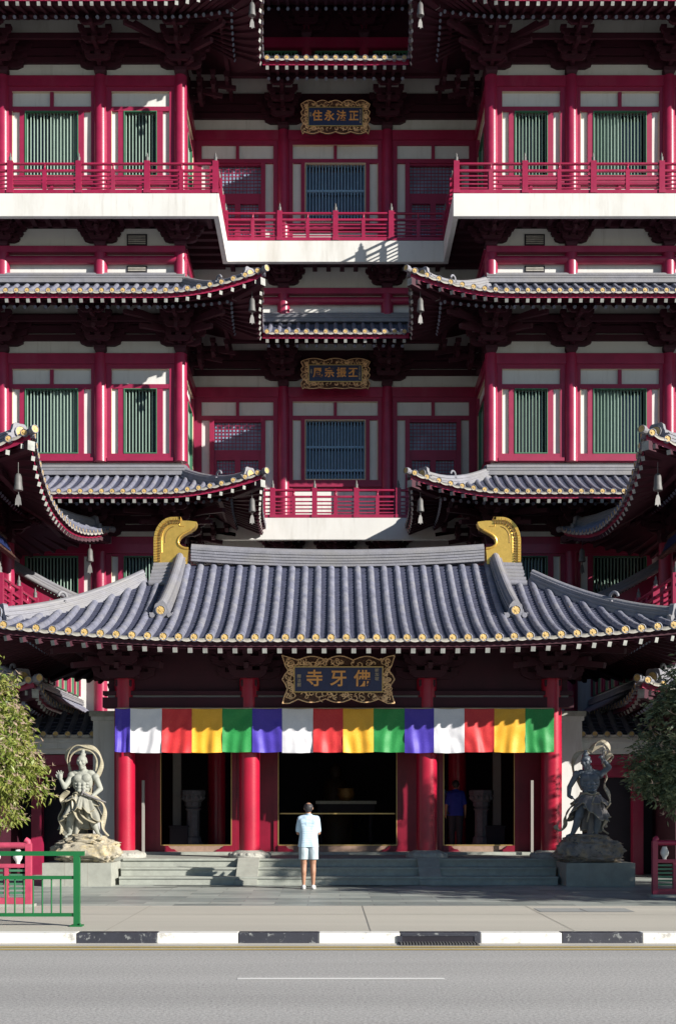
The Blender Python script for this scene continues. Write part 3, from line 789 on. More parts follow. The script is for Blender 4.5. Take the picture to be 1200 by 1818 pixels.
# door wall
dw = MB(); Y = 26.3
for a, b in ((-4.75, -4.22), (-2.36, -1.485), (1.485, 2.36), (4.22, 4.75)): dw.box(a, b, Y, Y+.18, .64, 4.2, 0)
dw.box(-4.22, 4.22, Y+.01, Y+.17, 3.45, 4.2, 0)
for sg in (-1, 1):
    x = sorted((sg*4.75, sg*4.9)); dw.box(x[0], x[1], Y-.5, 33.5, .64, 4.4, 1)
dw.box(-4.9, 4.9, Y-.1, 33.5, 4.4, 4.6, 1)
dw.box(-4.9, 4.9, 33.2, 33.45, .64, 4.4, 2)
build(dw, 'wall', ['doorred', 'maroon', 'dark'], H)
for x0, x1 in ((-4.22, -2.36), (-1.485, 1.485), (2.36, 4.22)):
    d = MB()
    for s, x in ((1, x0), (-1, x1)):
        a = sorted((x, x+s*.1)); d.box(a[0], a[1], Y-.05, Y+.1, .64, 3.5, 0)
        a = sorted((x+s*.1, x+s*.118)); d.box(a[0], a[1], Y-.06, Y-.03, .8, 3.5, 1)
        poly = [(0, 0), (s*.5, 0), (s*.44, .05), (s*.38, .06), (s*.33, .11), (s*.25, .12), (s*.18, .19), (0, .2)]
        d.extr(poly, (x+s*.1, Y-.09, .645), (1, 0, 0), (0, 0, 1), (0, .05, 0), 0)
    d.box(x0+.1, x1-.1, Y-.04, Y+.1, .64, .84, 2); d.box(x0+.1, x1-.1, Y-.055, Y-.035, .842, .862, 1)
    build(d, 'doorway', ['doorred', 'brass', 'threshold'], H)
fl = MB(); fl.box(-4.74, 4.74, 25.95, 33.2, .6, .70, 0); build(fl, 'floor', ['stone'], H)
for sg in (-1, 1):
    b = MB(); a = sorted((sg*4.41, sg*4.47)); b.box(a[0], a[1], 25.75, 25.8, .66, 2.35, 0); build(b, 'white_board', ['joint_trim'], H)
    b = MB(); b.box(sg*4.0-.1, sg*4.0+.1, 28.2, 28.3, .7, 4, 0); build(b, 'hanging_scroll', ['joint_trim'], H)
b = MB(); b.box(-1.35, 1.35, 26.5, 26.53, 1.57, 1.6, 0); build(b, 'barrier_rail', ['brass'], H)
# stone steps and platform
st = MB(); xs0, xs1 = -4.58, 4.58
st.box(-5.12, 5.12, 24.02, 26.6, .13, .64, 0); st.box(xs0+.02, xs1-.02, 23.66, 24.02, .13, .47, 0); st.box(xs0+.05, xs1-.05, 23.3, 23.66, .13, .30, 0)
st.box(xs0, xs1, 23.98, 24.02, .60, .642, 0); st.box(xs0+.02, xs1-.02, 23.63, 23.66, .43, .472, 0); st.box(xs0+.05, xs1-.05, 23.27, 23.3, .26, .302, 0)
ss = build(st, 'stone_steps', ['stone'], None, (0, 24, .13)); tag(ss, kind='structure')
for sg, lb in ((-1, 'left'), (1, 'right')):
    b = MB(); x = sg*1.9; b.extr([(23.22, .13), (23.22, .22), (23.95, .66), (24.1, .66), (24.1, .13)], (x-.225, 0, 0), (0, 1, 0), (0, 0, 1), (.45, 0, 0), 0)
    o = build(b, 'stone_ramp_slab', ['plinth'], None, (x, 23.6, .13)); tag(o, 'sloping grey stone slab laid on the steps below the second red column from the %s' % lb, 'stone slab', 'slabs on the steps')
# ------------------------------------------------------------------ side pavilions
def pavilion(sg):
    side = 'left' if sg < 0 else 'right'
    Pv = thing('corner_pavilion', ('red pavilion with upswept tiled eaves cut by the left edge, above the sunlit tree' if sg < 0 else 'shadowed red pavilion with upswept tiled eaves cut by the right edge, above the dark tree'), 'pavilion', (sg*10.25, 28.5, .13))
    def rect(x0, x1, y0, y1, **k):   # four hipped slopes round a rectangle
        a, b = sorted((sg*x0, sg*x1)); W_ = b-a; D_ = y1-y0
        return [Slope((a, y0, 0), (1, 0, 0), (0, -1, 0), W_, eA='hip', eB='hip', **k), Slope((b, y0, 0), (0, 1, 0), (1, 0, 0), D_, eA='hip', eB='hip', **k),
                Slope((b, y1, 0), (-1, 0, 0), (0, 1, 0), W_, eA='hip', eB='hip', **k), Slope((a, y1, 0), (0, -1, 0), (-1, 0, 0), D_, eA='hip', eB='hip', **k)]
    sl = rect(6.9, 14.8, 24.5, 32.4, o=3.9, ze=9.0, zt=12.0, lift=.8, R=3.7, flare=.35)
    roof('roof', Pv, sl, fan=4.2, hiptail=.3)
    sl = rect(6.7, 13.8, 24.5, 33.45, o=.9, ze=4.15, zt=4.75, lift=.35, R=2.2, flare=.2)
    sl = [s for s in sl if s.nd.y <= 0]
    for s in sl:
        if s.nd.x != 0:
            if s.sd.y > 0: s.eB = 'flat'
            else: s.eA = 'flat'
    roof('roof', Pv, sl, fan=2, hiptail=.3)
    a = sorted((sg*7.6, sg*13)); b = MB()
    b.box(a[0], a[1], 25.4, 33.45, .13, 4.1, 3); b.box(a[0], a[1], 25.4, 33.45, 4.1, 4.9, 0); b.box(a[0], a[1], 25.4, 33.45, 4.9, 5.95, 1)
    a2 = sorted((sg*9.4, sg*12)); b.box(a2[0], a2[1], 27.4, 29.6, 5.95, 10, 2)
    build(b, 'wall', ['white', 'white', 'maroon', 'maroon'], Pv)
    b = MB(); b.sweep([(sg*7.56, 25.3, 4.78), (sg*7.56, 33.4, 4.78)], [(x*.8, z*.6) for x, z in RSEC], 0); build(b, 'wall_ridge', ['ridge'], Pv)
    # painted green and red shutters of the side wall
    for y in (25.9, 27.4, 28.9, 30.4, 31.9):
        f = MB(); x0, x1 = sorted((sg*7.52, sg*7.6))
        f.box(x0, x1, y, y+.16, 5.0, 5.95, 0); f.box(x0, x1, y+.62, y+.78, 5.0, 5.95, 0); f.box(x0, x1, y+1.24, y+1.4, 5., 5.95, 0)
        for ya, yb in ((y+.16, y+.62), (y+.78, y+1.24)):
            x2, x3 = sorted((sg*7.55, sg*7.6)); f.box(x2, x3, ya, yb, 5.0, 5.95, 1)
            f.box(x0-.004, x1+.004, ya-.012, ya+.012, 5.0, 5.95, 2)
        build(f, 'shutter', ['red2', 'green', 'trim'], Pv)
    b = MB(); a = sorted((sg*7.5, sg*13.1)); b.box(a[0], a[1], 25.3, 33.4, 5.95, 6.1, 0); bo = build(b, 'balcony', ['red'], Pv)
    railing(bo, (sg*7.62, 25.4), (sg*7.62, 33.2), 6.1, [.05, 1.6, 3.1, 4.6, 6.1, 7.6])
    railing(bo, (sg*7.62, 25.4), (sg*13, 25.4), 6.1, [1.5, 3.2, 4.9])
    cm = column_mesh(2.65, .19)
    for x in (8.75, 11.7):
        for y in (26.9, 30.0):
            place('column', cm, Pv, (sg*x, y, 6.1))
            place('bracket_set', brkc, Pv, (sg*x, y, 8.75), radians(90*sg) if x < 9 else 0)
            if x < 9: place('bracket_set', brk, Pv, (sg*x, y, 8.9), 0 if y < 28 else pi)
    b = MB()
    for y in (26.9, 30.0): a = sorted((sg*8.6, sg*11.9)); b.box(a[0], a[1], y-.08, y+.08, 8.55, 8.75, 0)
    b.box(sg*8.75-.08, sg*8.75+.08, 26.7, 30.2, 8.5, 8.7, 0)
    for x, z in ((7.7, 9.3), (8.2, 9.55)): b.box(sg*x-.07, sg*x+.07, 25.6, 31.6, z, z+.14, 0)
    build(b, 'beam', ['maroon'], Pv)
    # link roof with its verge towards the street
    b = MB(); n = 10; pts = []
    for i in range(n+1):
        u = i/n; x = 9.0-2.25*u; z = 8.45-1.15*(u*.75+.25*(1-(1-u)**2)); pts.append((sg*x, z))
    for (x0, z0), (x1, z1) in zip(pts, pts[1:]):
        q = [(x0, z0), (x1, z1)]
        b.add([(x0, 31.2, z0), (x1, 31.2, z1), (x1, 33.4, z1), (x0, 33.4, z0)], [(0, 1, 2, 3)], 0)
        b.add([(x0, 31.22, z0-.15), (x1, 31.22, z1-.15), (x1, 31.22, z1-.8), (x0, 31.22, z0-.8)], [(0, 1, 2, 3)], 1)
    for k, (dy, dz, r) in enumerate(((0, 0, .07), (.05, .09, .06), (.1, .17, .075))): b.tube([(x, 31.16+dy, z+dz-.06) for x, z in pts], r, 8, 2)
    build(b, 'link_roof', ['tiled', 'red', 'ridge'], Pv)
    return Pv
pavilion(-1); pavilion(1)
# ------------------------------------------------------------------ side gates between pavilion and hall
for sg in (-1, 1):
    G = thing('side_gate', ('sunlit' if sg < 0 else 'shadowed')+' white side gate with short tiled coping behind the %s guardian statue' % ('left' if sg < 0 else 'right'), 'gate', (sg*6.3, 27, .13))
    a = sorted((sg*5.6, sg*7.6))
    k = dict(o=.85, ze=3.42, zt=3.98, lift=0, R=1, flare=0)
    roof('roof', G, [Slope((a[0], 26.45, 0), (1, 0, 0), (0, -1, 0), 2.0, eA='flat', eB='flat', **k)], rafters=False, capr=.075, sp=.285)
    b = MB(); b.box(a[0], a[1], 26.75, 27.3, 3.0, 3.42, 0); b.box(a[0], a[1], 26.6, 26.75, 3.26, 3.38, 0); b.box(a[0], a[1], 26.66, 26.749, 3.12, 3.26, 0)
    build(b, 'cornice', ['white'], G)
    b = MB(); b.box(a[0], a[1], 27.05, 27.2, 2.45, 3.0, 0); b.box(a[0], a[1], 26.85, 27.04, 2.75, 2.98, 1); b.box(sg*7.15-.12, sg*7.15+.12, 26.8, 27.04, .13, 2.74, 1)
    b.box(a[0], a[1], 27.21, 27.3, .13, 2.45, 2)
    build(b, 'doorway', ['red', 'red', 'dark'], G)
    p = sorted((sg*5.13, sg*5.68)); b = MB()
    b.box(p[0], p[1], 26.2, 26.8, .13, 3.75, 0); b.box(p[0]-.04, p[1]+.04, 26.16, 26.84, 3.75, 3.85, 0); b.box(p[0]-.08, p[1]+.08, 26.12, 26.88, 3.85, 3.97, 1)
    build(b, 'pillar', ['white', 'carved'], G, bevel=.01)
# ------------------------------------------------------------------ wind bells
def bell():
    b = MB(); b.lathe((0, 0, -.62), [(.095, 0), (.1, .04), (.085, .12), (.075, .3), (.05, .36), (.012, .38)], 14, 0)
    b.tube([(0, 0, -.24), (0, 0, 0)], .008, 6, 0)
    return b.mesh('wind_bell', ['silver'])
BM = bell()
cl = MB(); cl.tube([(0, 0, -.6), (.005, 0, -.72)], .01, 6, 0); cl.extr([(-.07, -.95), (-.02, -.93), (0, -.98), (.03, -.92), (.07, -.94), (.05, -.78), (.015, -.7), (-.03, -.72), (-.06, -.82)], (0, -.006, 0), (1, 0, 0), (0, 0, 1), (0, .012, 0), 0)
CM = cl.mesh('clapper', ['silver'])
def eave_bell(x, y, z, label, rz=0, s=1.):
    o = place('wind_bell', BM, None, (x, y, z), rz, (s, s, s)); tag(o, label, 'bell', 'wind bells under the eave corners')
    place('clapper', CM, o, (x, y, z))
for sg, sd in ((-1, 'left'), (1, 'right')):
    for z, nm in ((10.5, 'lowest'), (16.05, 'middle'), (24.25, 'top')):
        eave_bell(sg*2.33, 31.25, z+.05, 'grey metal wind bell hanging under the %s central eave corner on the %s' % (nm, sd), .4)
    eave_bell(sg*7.0, 24.7, 9.3, 'grey metal wind bell under the front eave corner of the %s pavilion' % sd, .3)
    eave_bell(sg*7.0, 32.1, 9.35, 'grey metal wind bell under the rear eave corner of the %s pavilion' % sd, .3)
# ------------------------------------------------------------------ carved name boards
def text(s, size, pos, m, parent, tilt=0, bold=.012, ex=.012, name='lettering', rz=0, vertical=False):
    cu = bpy.data.curves.new('t', 'FONT'); cu.body = s; cu.size = size; cu.align_x = 'CENTER'; cu.align_y = 'CENTER'; cu.extrude = ex; cu.offset = bold
    if vertical: cu.body = '\n'.join(s); cu.space_line = 1.05
    o = bpy.data.objects.new('t', cu); COL.objects.link(o)
    dg = bpy.context.evaluated_depsgraph_get(); dg.update()
    me = bpy.data.meshes.new_from_object(o.evaluated_get(dg)); bpy.data.objects.remove(o)
    me.materials.clear(); me.materials.append(M[m]); me.name = name
    # stand it upright facing the street (text x -> world x, text y -> world z)
    R = Matrix.Rotation(tilt, 4, 'X') @ Matrix.Rotation(pi/2, 4, 'X')
    me.transform(R)
    return place(name, me, parent, pos, rz)
def board(label, pos, w, h, fx, fz, chars, size, style, tilt, small=None, group=None, rz=0):
    """w,h overall size; fx,fz half size of the blue field"""
    B_ = place('name_board', None, None, pos); tag(B_, label, 'sign', 'carved name boards on the temple')
    hw, hh = w/2, h/2; pts = []
    if style == 0:    # pointed corners, three lobes top and bottom
        P = [(-hw, hh), (-hw*.86, hh*.97)]
        def lobe(x0, x1, z, amp, sgn, n=9): return [(x0+(x1-x0)*i/n, z+sgn*amp*sin(pi*i/n)) for i in range(n+1)]
        top = lobe(-hw*.72, -hw*.22, hh*.8, hh*.16, 1)+lobe(-hw*.22, hw*.26, hh*.8, hh*.18, 1)+lobe(hw*.26, hw*.74, hh*.8, hh*.16, 1)
        rt = [(hw*.88, hh*.95), (hw, hh), (hw*.94, hh*.55), (hw*.89, hh*.38), (hw*.96, hh*.18), (hw, 0), (hw*.94, -hh*.2), (hw*.91, -hh*.4), (hw*.97, -hh*.75), (hw, -hh)]
        bot = [(hw*.88, -hh)]+lobe(hw*.72, hw*.24, -hh*.82, hh*.14, -1)+lobe(hw*.24, -hw*.24, -hh*.8, hh*.16, -1)+lobe(-hw*.24, -hw*.72, -hh*.82, hh*.14, -1)+[(-hw*.88, -hh)]
        lf = [(-x, z) for x, z in reversed(rt)]
        pts = top+rt+bot+lf[:-1]
    else:
        def lobe(x0, x1, z, amp, sgn, n=8): return [(x0+(x1-x0)*i/n, z+sgn*amp*sin(pi*i/n)) for i in range(n+1)]
        k = 5 if style == 1 else 3
        top = []; bot = []
        for i in range(k): a, b = -hw*.94+hw*1.88*i/k, -hw*.94+hw*1.88*(i+1)/k; top += lobe(a, b, hh*.84, hh*.15, 1)
        for i in range(4): a, b = hw*.9-hw*1.8*i/4, hw*.9-hw*1.8*(i+1)/4; bot += lobe(a, b, -hh*(.86 if style == 1 else .93), hh*(.12 if style == 1 else .05), -1)
        rt = [(hw, hh*.75), (hw*.93, hh*.45), (hw, hh*.3), (hw*.95, hh*.05), (hw, -hh*.1), (hw*.93, -hh*.4), (hw, -hh*.65), (hw*.95, -hh)]
        pts = top+rt+bot+[(-x, z) for x, z in reversed(rt)]
    R = Matrix.Rotation(tilt, 3, 'X')
    def T3(mb): mb.v = [tuple(V(pos)+R @ V(p)) for p in mb.v]
    f = MB(); f.extr(pts, (0, 0, 0), (1, 0, 0), (0, 0, 1), (0, .07, 0), 0)
    rnd = random.Random(int(w*100))
    # carved relief: scroll bosses along the frame
    for i in range(int(75*w)):
        a = rnd.uniform(-1, 1); c_ = rnd.uniform(-1, 1)
        if rnd.random() < .5: x = a*hw*.9; z = rnd.choice((-1, 1))*(fz+(hh*.86-fz)*rnd.uniform(.1, .8))
        else: z = c_*hh*.8; x = rnd.choice((-1, 1))*(fx+(hw*.92-fx)*rnd.uniform(.15, .85))
        r = rnd.uniform(.022, .05); a0 = rnd.uniform(0, 6); tr = [(x+cos(a0+t)*r*(1+t*.12), -.01, z+sin(a0+t)*r*(1+t*.12)) for t in (0, 1, 2, 3, 4)]
        f.tube(tr, [.012, .015, .013, .011, .007], 5, 1)
    for (ax, az_), (bx, bz) in zip(pts, pts[1:]+pts[:1]): f.tube([(ax*.985, -.005, az_*.97), (bx*.985, -.005, bz*.97)], .014, 5, 1)
    T3(f); build(f, 'carved_frame', ['carveframe', 'scroll'], B_)
    n_ = MB(); n_.box(-fx, fx, -.03, -.004, -fz, fz, 0)
    for x0, x1, z0, z1 in ((-fx-.02, fx+.02, fz, fz+.02), (-fx-.02, fx+.02, -fz-.02, -fz), (-fx-.02, -fx, -fz, fz), (fx, fx+.02, -fz, fz)): n_.box(x0, x1, -.045, 0, z0, z1, 1)
    T3(n_); build(n_, 'name_panel', ['navy', 'brass'], B_)
    n = len(chars)
    for i, ch in enumerate(chars):
        x = -fx*.68+fx*1.36*i/(n-1) if n > 3 else -fx*.55+fx*1.1*i/(n-1)
        text(ch, size, V(pos)+R @ V((x, -.045, 0)), 'letters', B_, tilt, bold=size*.018)
    if small:
        for s_, x, z, sz in small: text(s_, sz, V(pos)+R @ V((x, -.04, z)), 'lettersmall', B_, tilt, bold=.001, ex=.004, vertical=True, name='small_lettering')
    return B_
board('wide name board with gold characters 寺牙佛 under the entrance eave', (0, 23.55, 4.41), 2.38, 1.03, .91, .25, '寺牙佛', .36, 0, radians(9), [('新加坡', .80, .1, .085), ('釋法照', -.82, -.03, .085)])
board('name board with gold characters 風宗振丕 above the middle storey', (0, 35.45, 15.38), 2.2, .95, .82, .24, '風宗振丕', .31, 2, radians(8), [('佛曆二五四九年', .76, 0, .055), ('沙門', -.76, .05, .07)])
board('name board with gold characters 住永法正 above the top balcony', (0, 35.45, 23.45), 2.2, 1.02, .84, .26, '住永法正', .32, 1, radians(8), [('佛曆二五四九年', .78, 0, .055), ('沙門', -.78, .05, .07)])
for sg, sd in ((-1, 'left'), (1, 'right')):
    b = MB(); R = Matrix.Rotation(radians(24*sg), 3, 'Y')
    for x0, x1, y0, y1, z0, z1, m_ in ((-.04, .04, -.75, .75, -.3, .3, 0), (-.06, -.04, -.55, .55, -.16, .16, 1), (-.07, .0, -.75, .75, .22, .31, 0), (-.07, .0, -.75, .75, -.31, -.22, 0)):
        b.box(x0, x1, y0, y1, z0, z1, m_)
    b.v = [tuple(R @ V((-x*(-sg) if sg < 0 else x, y, z))+V((sg*8.25, 27.6, 8.25))) for x, y, z in b.v]
    o = build(b, 'name_board', ['carveframe', 'navy'], None, (sg*8.25, 27.6, 8.25)); tag(o, 'dark carved board seen edge-on under the eaves of the %s pavilion' % sd, 'sign', 'carved name boards on the temple')
# ------------------------------------------------------------------ prayer banner
def cloth(name, base, base2):
    m = mat(name, base, .55, vary=.06, scale=3, bump=.12, bscale=45); N = m.node_tree; n = N.nodes; L = N.links; b = n['Principled BSDF']
    src = b.inputs['Base Color'].links[0].from_socket
    tc = n.new('ShaderNodeTexCoord'); nz = n.new('ShaderNodeTexNoise'); nz.inputs['Scale'].default_value = 9; nz.inputs['Distortion'].default_value = 3; nz.inputs['Detail'].default_value = 2
    L.new(tc.outputs['Object'], nz.inputs['Vector']); r = n.new('ShaderNodeValToRGB'); e = r.color_ramp.elements
    e[0].position = .47; e[1].position = .50; e[0].color = (0, 0, 0, 1); e[1].color = (1, 1, 1, 1); x = e.new(.53); x.color = (0, 0, 0, 1)
    L.new(nz.outputs['Fac'], r.inputs['Fac']); mx = n.new('ShaderNodeMix'); mx.data_type = 'RGBA'
    L.new(r.outputs['Color'], mx.inputs['Factor']); L.new(src, mx.inputs['A']); mx.inputs['B'].default_value = (*base2, 1); L.new(mx.outputs['Result'], b.inputs['Base Color'])
    b.inputs['Sheen Weight'].default_value = .15
    return m
CL = {'blue': cloth('blue_brocade', (.055, .03, .38), (.09, .05, .46)), 'white': cloth('white_brocade', (.74, .74, .78), (.82, .82, .84)),
      'red': cloth('red_brocade', (.60, .022, .03), (.70, .06, .04)), 'yellow': cloth('yellow_brocade', (.80, .40, .02), (.88, .52, .05)), 'green': cloth('green_brocade', (.012, .24, .05), (.03, .34, .08))}
M.update({'cloth_'+k: v for k, v in CL.items()})
Bn = thing('prayer_banner', 'long five-coloured brocade banner of blue, white, red, yellow and green panels over the entrance', 'banner', (0, 24.28, 3.87))
edges = [205, 232, 288, 341, 395, 448, 501, 556, 609, 663, 718, 770, 824, 877, 932, 983]; order = ['blue', 'white', 'red', 'yellow', 'green']
rnd = random.Random(5)
for i in range(15):
    xa, xb = [(e-585)*2000/2000*.01214-.186 for e in edges[i:i+2]]
    b = MB(); nx, nz_ = 26, 24; ph = rnd.uniform(0, 6); s1 = rnd.uniform(-1, 1); vs = []
    for j in range(nz_+1):
        v = j/nz_
        for k_ in range(nx+1):
            u = k_/nx; x = xa+(xb-xa)*u
            pin = min(1, 2.2*min(u, 1-u)+.15)
            y = 24.27+.028*v*sin(u*6.5+ph+s1*v*2)+.016*sin(u*15+ph*2+v*4*s1)*v*pin+.022*noise.noise(V((x*4+v*2*(s1), v*3.5, i)))+.02*sin(v*pi)*pin
            z = 3.865-.025*sin(pi*u)*(1-v)*.6-v*(.945+.010*sin(pi*u)+.008*sin(ph*3)+.012*(u-.5)*s1)
            vs.append((x+.012*sin(v*5+ph)*v*(.5-abs(u-.5))*2, y, z))
    b.add(vs, [(j*(nx+1)+k_, j*(nx+1)+k_+1, (j+1)*(nx+1)+k_+1, (j+1)*(nx+1)+k_) for j in range(nz_) for k_ in range(nx)], 0, True)
    o = build(b, 'cloth_panel', ['cloth_'+order[i % 5]], Bn, ((xa+xb)/2, 24.27, 3.4))
    o['label'] = '%s brocade panel' % order[i % 5]
b = MB(); b.tube([(-4.78, 24.3, 3.87), (4.62, 24.3, 3.87)], .012, 6, 0); build(b, 'hanging_cord', ['trim'], Bn)
# ------------------------------------------------------------------ ground
def brickmat(name, c1, c2, mortar, sw, sh, ms, rough, offs=.5, bump=.3, spots=None):
    m = mat(name, c1, rough, vary=.1, scale=6); N = m.node_tree; n = N.nodes; L = N.links; b = n['Principled BSDF']
    tc = n.new('ShaderNodeTexCoord'); br = n.new('ShaderNodeTexBrick'); br.inputs['Scale'].default_value = 1
    br.inputs['Brick Width'].default_value = sw; br.inputs['Row Height'].default_value = sh; br.inputs['Mortar Size'].default_value = ms; br.offset = offs
    br.inputs['Color1'].default_value = (*c1, 1); br.inputs['Color2'].default_value = (*c2, 1); br.inputs['Mortar'].default_value = (*mortar, 1); br.inputs['Bias'].default_value = 0
    L.new(tc.outputs['Object'], br.inputs['Vector'])
    nz = n.new('ShaderNodeTexNoise'); nz.inputs['Scale'].default_value = 1.3; nz.inputs['Detail'].default_value = 9; nz.inputs['Roughness'].default_value = .7; L.new(tc.outputs['Object'], nz.inputs['Vector'])
    r = n.new('ShaderNodeMapRange'); r.inputs['From Min'].default_value = .25; r.inputs['From Max'].default_value = .75; r.inputs['To Min'].default_value = .72; r.inputs['To Max'].default_value = 1.2; L.new(nz.outputs['Fac'], r.inputs['Value'])
    mu = n.new('ShaderNodeVectorMath'); mu.operation = 'SCALE'; L.new(br.outputs['Color'], mu.inputs[0]); L.new(r.outputs['Result'], mu.inputs['Scale'])
    L.new(mu.outputs['Vector'], b.inputs['Base Color'])
    return m
def roadmat(name, base, grain, g2=.25, sc=90, patch=.12):
    m = mat(name, base, .85, vary=0); N = m.node_tree; n = N.nodes; L = N.links; b = n['Principled BSDF']
    tc = n.new('ShaderNodeTexCoord'); v = n.new('ShaderNodeTexNoise'); v.inputs['Scale'].default_value = sc; v.inputs['Detail'].default_value = 3; v.inputs['Roughness'].default_value = .8; L.new(tc.outputs['Object'], v.inputs['Vector'])
    r = n.new('ShaderNodeValToRGB'); e = r.color_ramp.elements; e[0].position = .36; e[1].position = .64
    e[0].color = (*[c*(1-grain) for c in base], 1); e[1].color = (*[c*(1+grain) for c in base], 1); L.new(v.outputs['Fac'], r.inputs['Fac'])
    nz = n.new('ShaderNodeTexNoise'); nz.inputs['Scale'].default_value = .7; nz.inputs['Detail'].default_value = 8; mp = n.new('ShaderNodeMapping'); mp.inputs['Scale'].default_value = (.10, 1.3, 1)
    L.new(tc.outputs['Object'], mp.inputs['Vector']); L.new(mp.outputs['Vector'], nz.inputs['Vector'])
    r2 = n.new('ShaderNodeMapRange'); r2.inputs['From Min'].default_value = .3; r2.inputs['From Max'].default_value = .7; r2.inputs['To Min'].default_value = 1-patch; r2.inputs['To Max'].default_value = 1+patch; L.new(nz.outputs['Fac'], r2.inputs['Value'])
    mu = n.new('ShaderNodeVectorMath'); mu.operation = 'SCALE'; L.new(r.outputs['Color'], mu.inputs[0]); L.new(r2.outputs['Result'], mu.inputs['Scale']); L.new(mu.outputs['Vector'], b.inputs['Base Color'])
    bp = n.new('ShaderNodeBump'); bp.inputs['Strength'].default_value = .5; bp.inputs['Distance'].default_value = .008; L.new(v.outputs['Fac'], bp.inputs['Height']); L.new(bp.outputs['Normal'], b.inputs['Normal'])
    return m
M['asphalt'] = roadmat('asphalt', (.37, .365, .352), .30, sc=34, patch=.11)
M['concrete'] = roadmat('concrete_paving', (.48, .455, .39), .08, sc=60, patch=.12)
M['slab'] = brickmat('granite_paving', (.22, .25, .24), (.42, .45, .41), (.16, .16, .16), 1.1, .40, .006, .5)
M['kerbwhite'] = wear(mat('white_kerb_paint', (.74, .73, .68), .7, vary=.06, scale=4, bump=.2, bscale=50), None, (.42, .41, .38), 5, .62, .05)
M['kerbblack'] = wear(mat('black_kerb_paint', (.03, .032, .045), .6, vary=.2, scale=5, bump=.2, bscale=50), None, (.22, .23, .23), 9, .6, .03)
M['gutter'] = roadmat('gutter_concrete', (.46, .44, .39), .15, sc=50)
M['yellow'] = wear(mat('yellow_road_paint', (.62, .46, .12), .7, vary=.12, scale=6), None, (.35, .32, .24), 12, .6, .05)
M['lanewhite'] = wear(mat('white_road_paint', (.72, .72, .69), .7, vary=.06, scale=6), None, (.4, .4, .38), 14, .66, .05)
M['wet'] = mat('wet_granite', (.045, .05, .05), .3, vary=.35, scale=3, spec=.4)
def sheet(x0, x1, y0, y1, z, name, m, nx=1):
    b = MB(); b.add([(x0, y0, z), (x1, y0, z), (x1, y1, z), (x0, y1, z)], [(0, 1, 2, 3)], 0); o = build(b, name, [m], None, ((x0+x1)/2, (y0+y1)/2, z)); tag(o, kind='structure'); return o
M['dark_ground'] = mat('dark_unseen_ground', (.05, .06, .035), .9, vary=.3, scale=.5)  # unseen ground coloured dark to cut light bouncing upward
sheet(-400, 400, -300, 500, -.01, 'ground', 'dark_ground')
sheet(-200, 200, -12, 14.12, 0, 'road', 'asphalt')
sheet(-200, 200, 14.12, 14.4, .004, 'gutter', 'gutter')
def solid(x0, x1, y0, y1, z0, z1, name, m):
    b = MB(); b.box(x0, x1, y0, y1, z0, z1, 0); o = build(b, name, [m], None, ((x0+x1)/2, y0, z1)); tag(o, kind='structure'); return o
solid(-200, 200, 14.62, 18.4, -.05, .13, 'pavement', 'concrete')
solid(-200, 200, 18.4, 80, -.05, .126, 'temple_forecourt', 'slab')
b = MB()
for k_ in range(-14, 16):
    x0 = -3.42+2.067*k_; w_ = 1.03
    b.box(x0, x0+w_, 14.4, 14.62, -.02, .134, 1); b.box(x0+w_, x0+2.067, 14.402, 14.62, -.02, .134, 0)
o = build(b, 'kerb', ['kerbwhite', 'kerbblack'], None, (0, 14.5, .134), bevel=.012); tag(o, kind='structure')
for y, nm in ((13.98, 0), (13.76, 1)): sheet(-120, 120, y-.045, y+.045, .008, 'yellow_line', 'yellow')
sheet(-1.12, .98, 11.38, 11.49, .004, 'lane_line', 'lanewhite'); 
for x in (-7.1, 7.0, 13.1, -13.2): sheet(x-1.05, x+1.05, 11.38, 11.49, .004, 'lane_line', 'lanewhite')
# joints in the pavement
b = MB()
for x in (-10.4, -6.2, -3.1, .35, 3.0, 6.4, 9.6): b.add([(x-.005, 14.64, .1345), (x+.005, 14.64, .1345), (x+.006, 18.38, .1345), (x-.006, 18.38, .1345)], [(0, 1, 2, 3)], 0)
b.add([(-40, 16.9, .1345), (40, 16.9, .1345), (40, 16.912, .1345), (-40, 16.912, .1345)], [(0, 1, 2, 3)], 0)
o = build(b, 'pavement_joint', ['gutter'], None, (0, 16, .13)); tag(o, kind='structure'); M['joint'] = mat('joint_tone', (.31, .295, .255), .9); o.data.materials[0] = M['joint']  # joint strips a little darker than the concrete
# storm drain inlet in the kerb
I = thing('storm_drain', 'black kerb inlet with toothed iron grate set in a black kerb block', 'drain', (1.2, 14.4, 0))
b = MB(); b.box(.74, 1.66, 14.388, 14.399, .015, .095, 0); b.box(.68, .74, 14.38, 14.4, 0, .1, 1); b.box(1.66, 1.72, 14.38, 14.4, 0, .1, 1); b.box(.74, 1.66, 14.38, 14.4, .095, .112, 1)
build(b, 'inlet_opening', ['dark', 'kerbblack'], I)
b = MB(); b.box(.7, 1.7, 14.16, 14.38, .005, .010, 0)
for i in range(26): x = .72+.96*i/25; b.box(x-.009, x+.009, 14.17, 14.37, .010, .028, 1)
build(b, 'grate', ['dark', 'silver'], I)
# access covers in the pavement
o = sheet(3.05, 3.75, 17.3, 17.9, .1355, 'access_cover', 'slab'); o2 = sheet(3.77, 4.5, 17.3, 17.9, .1355, 'access_cover', 'slab')
M['cover'] = mat('concrete_cover', (.30, .31, .30), .8, vary=.1); o.data.materials[0] = M['cover']; o2.data.materials[0] = M['cover']
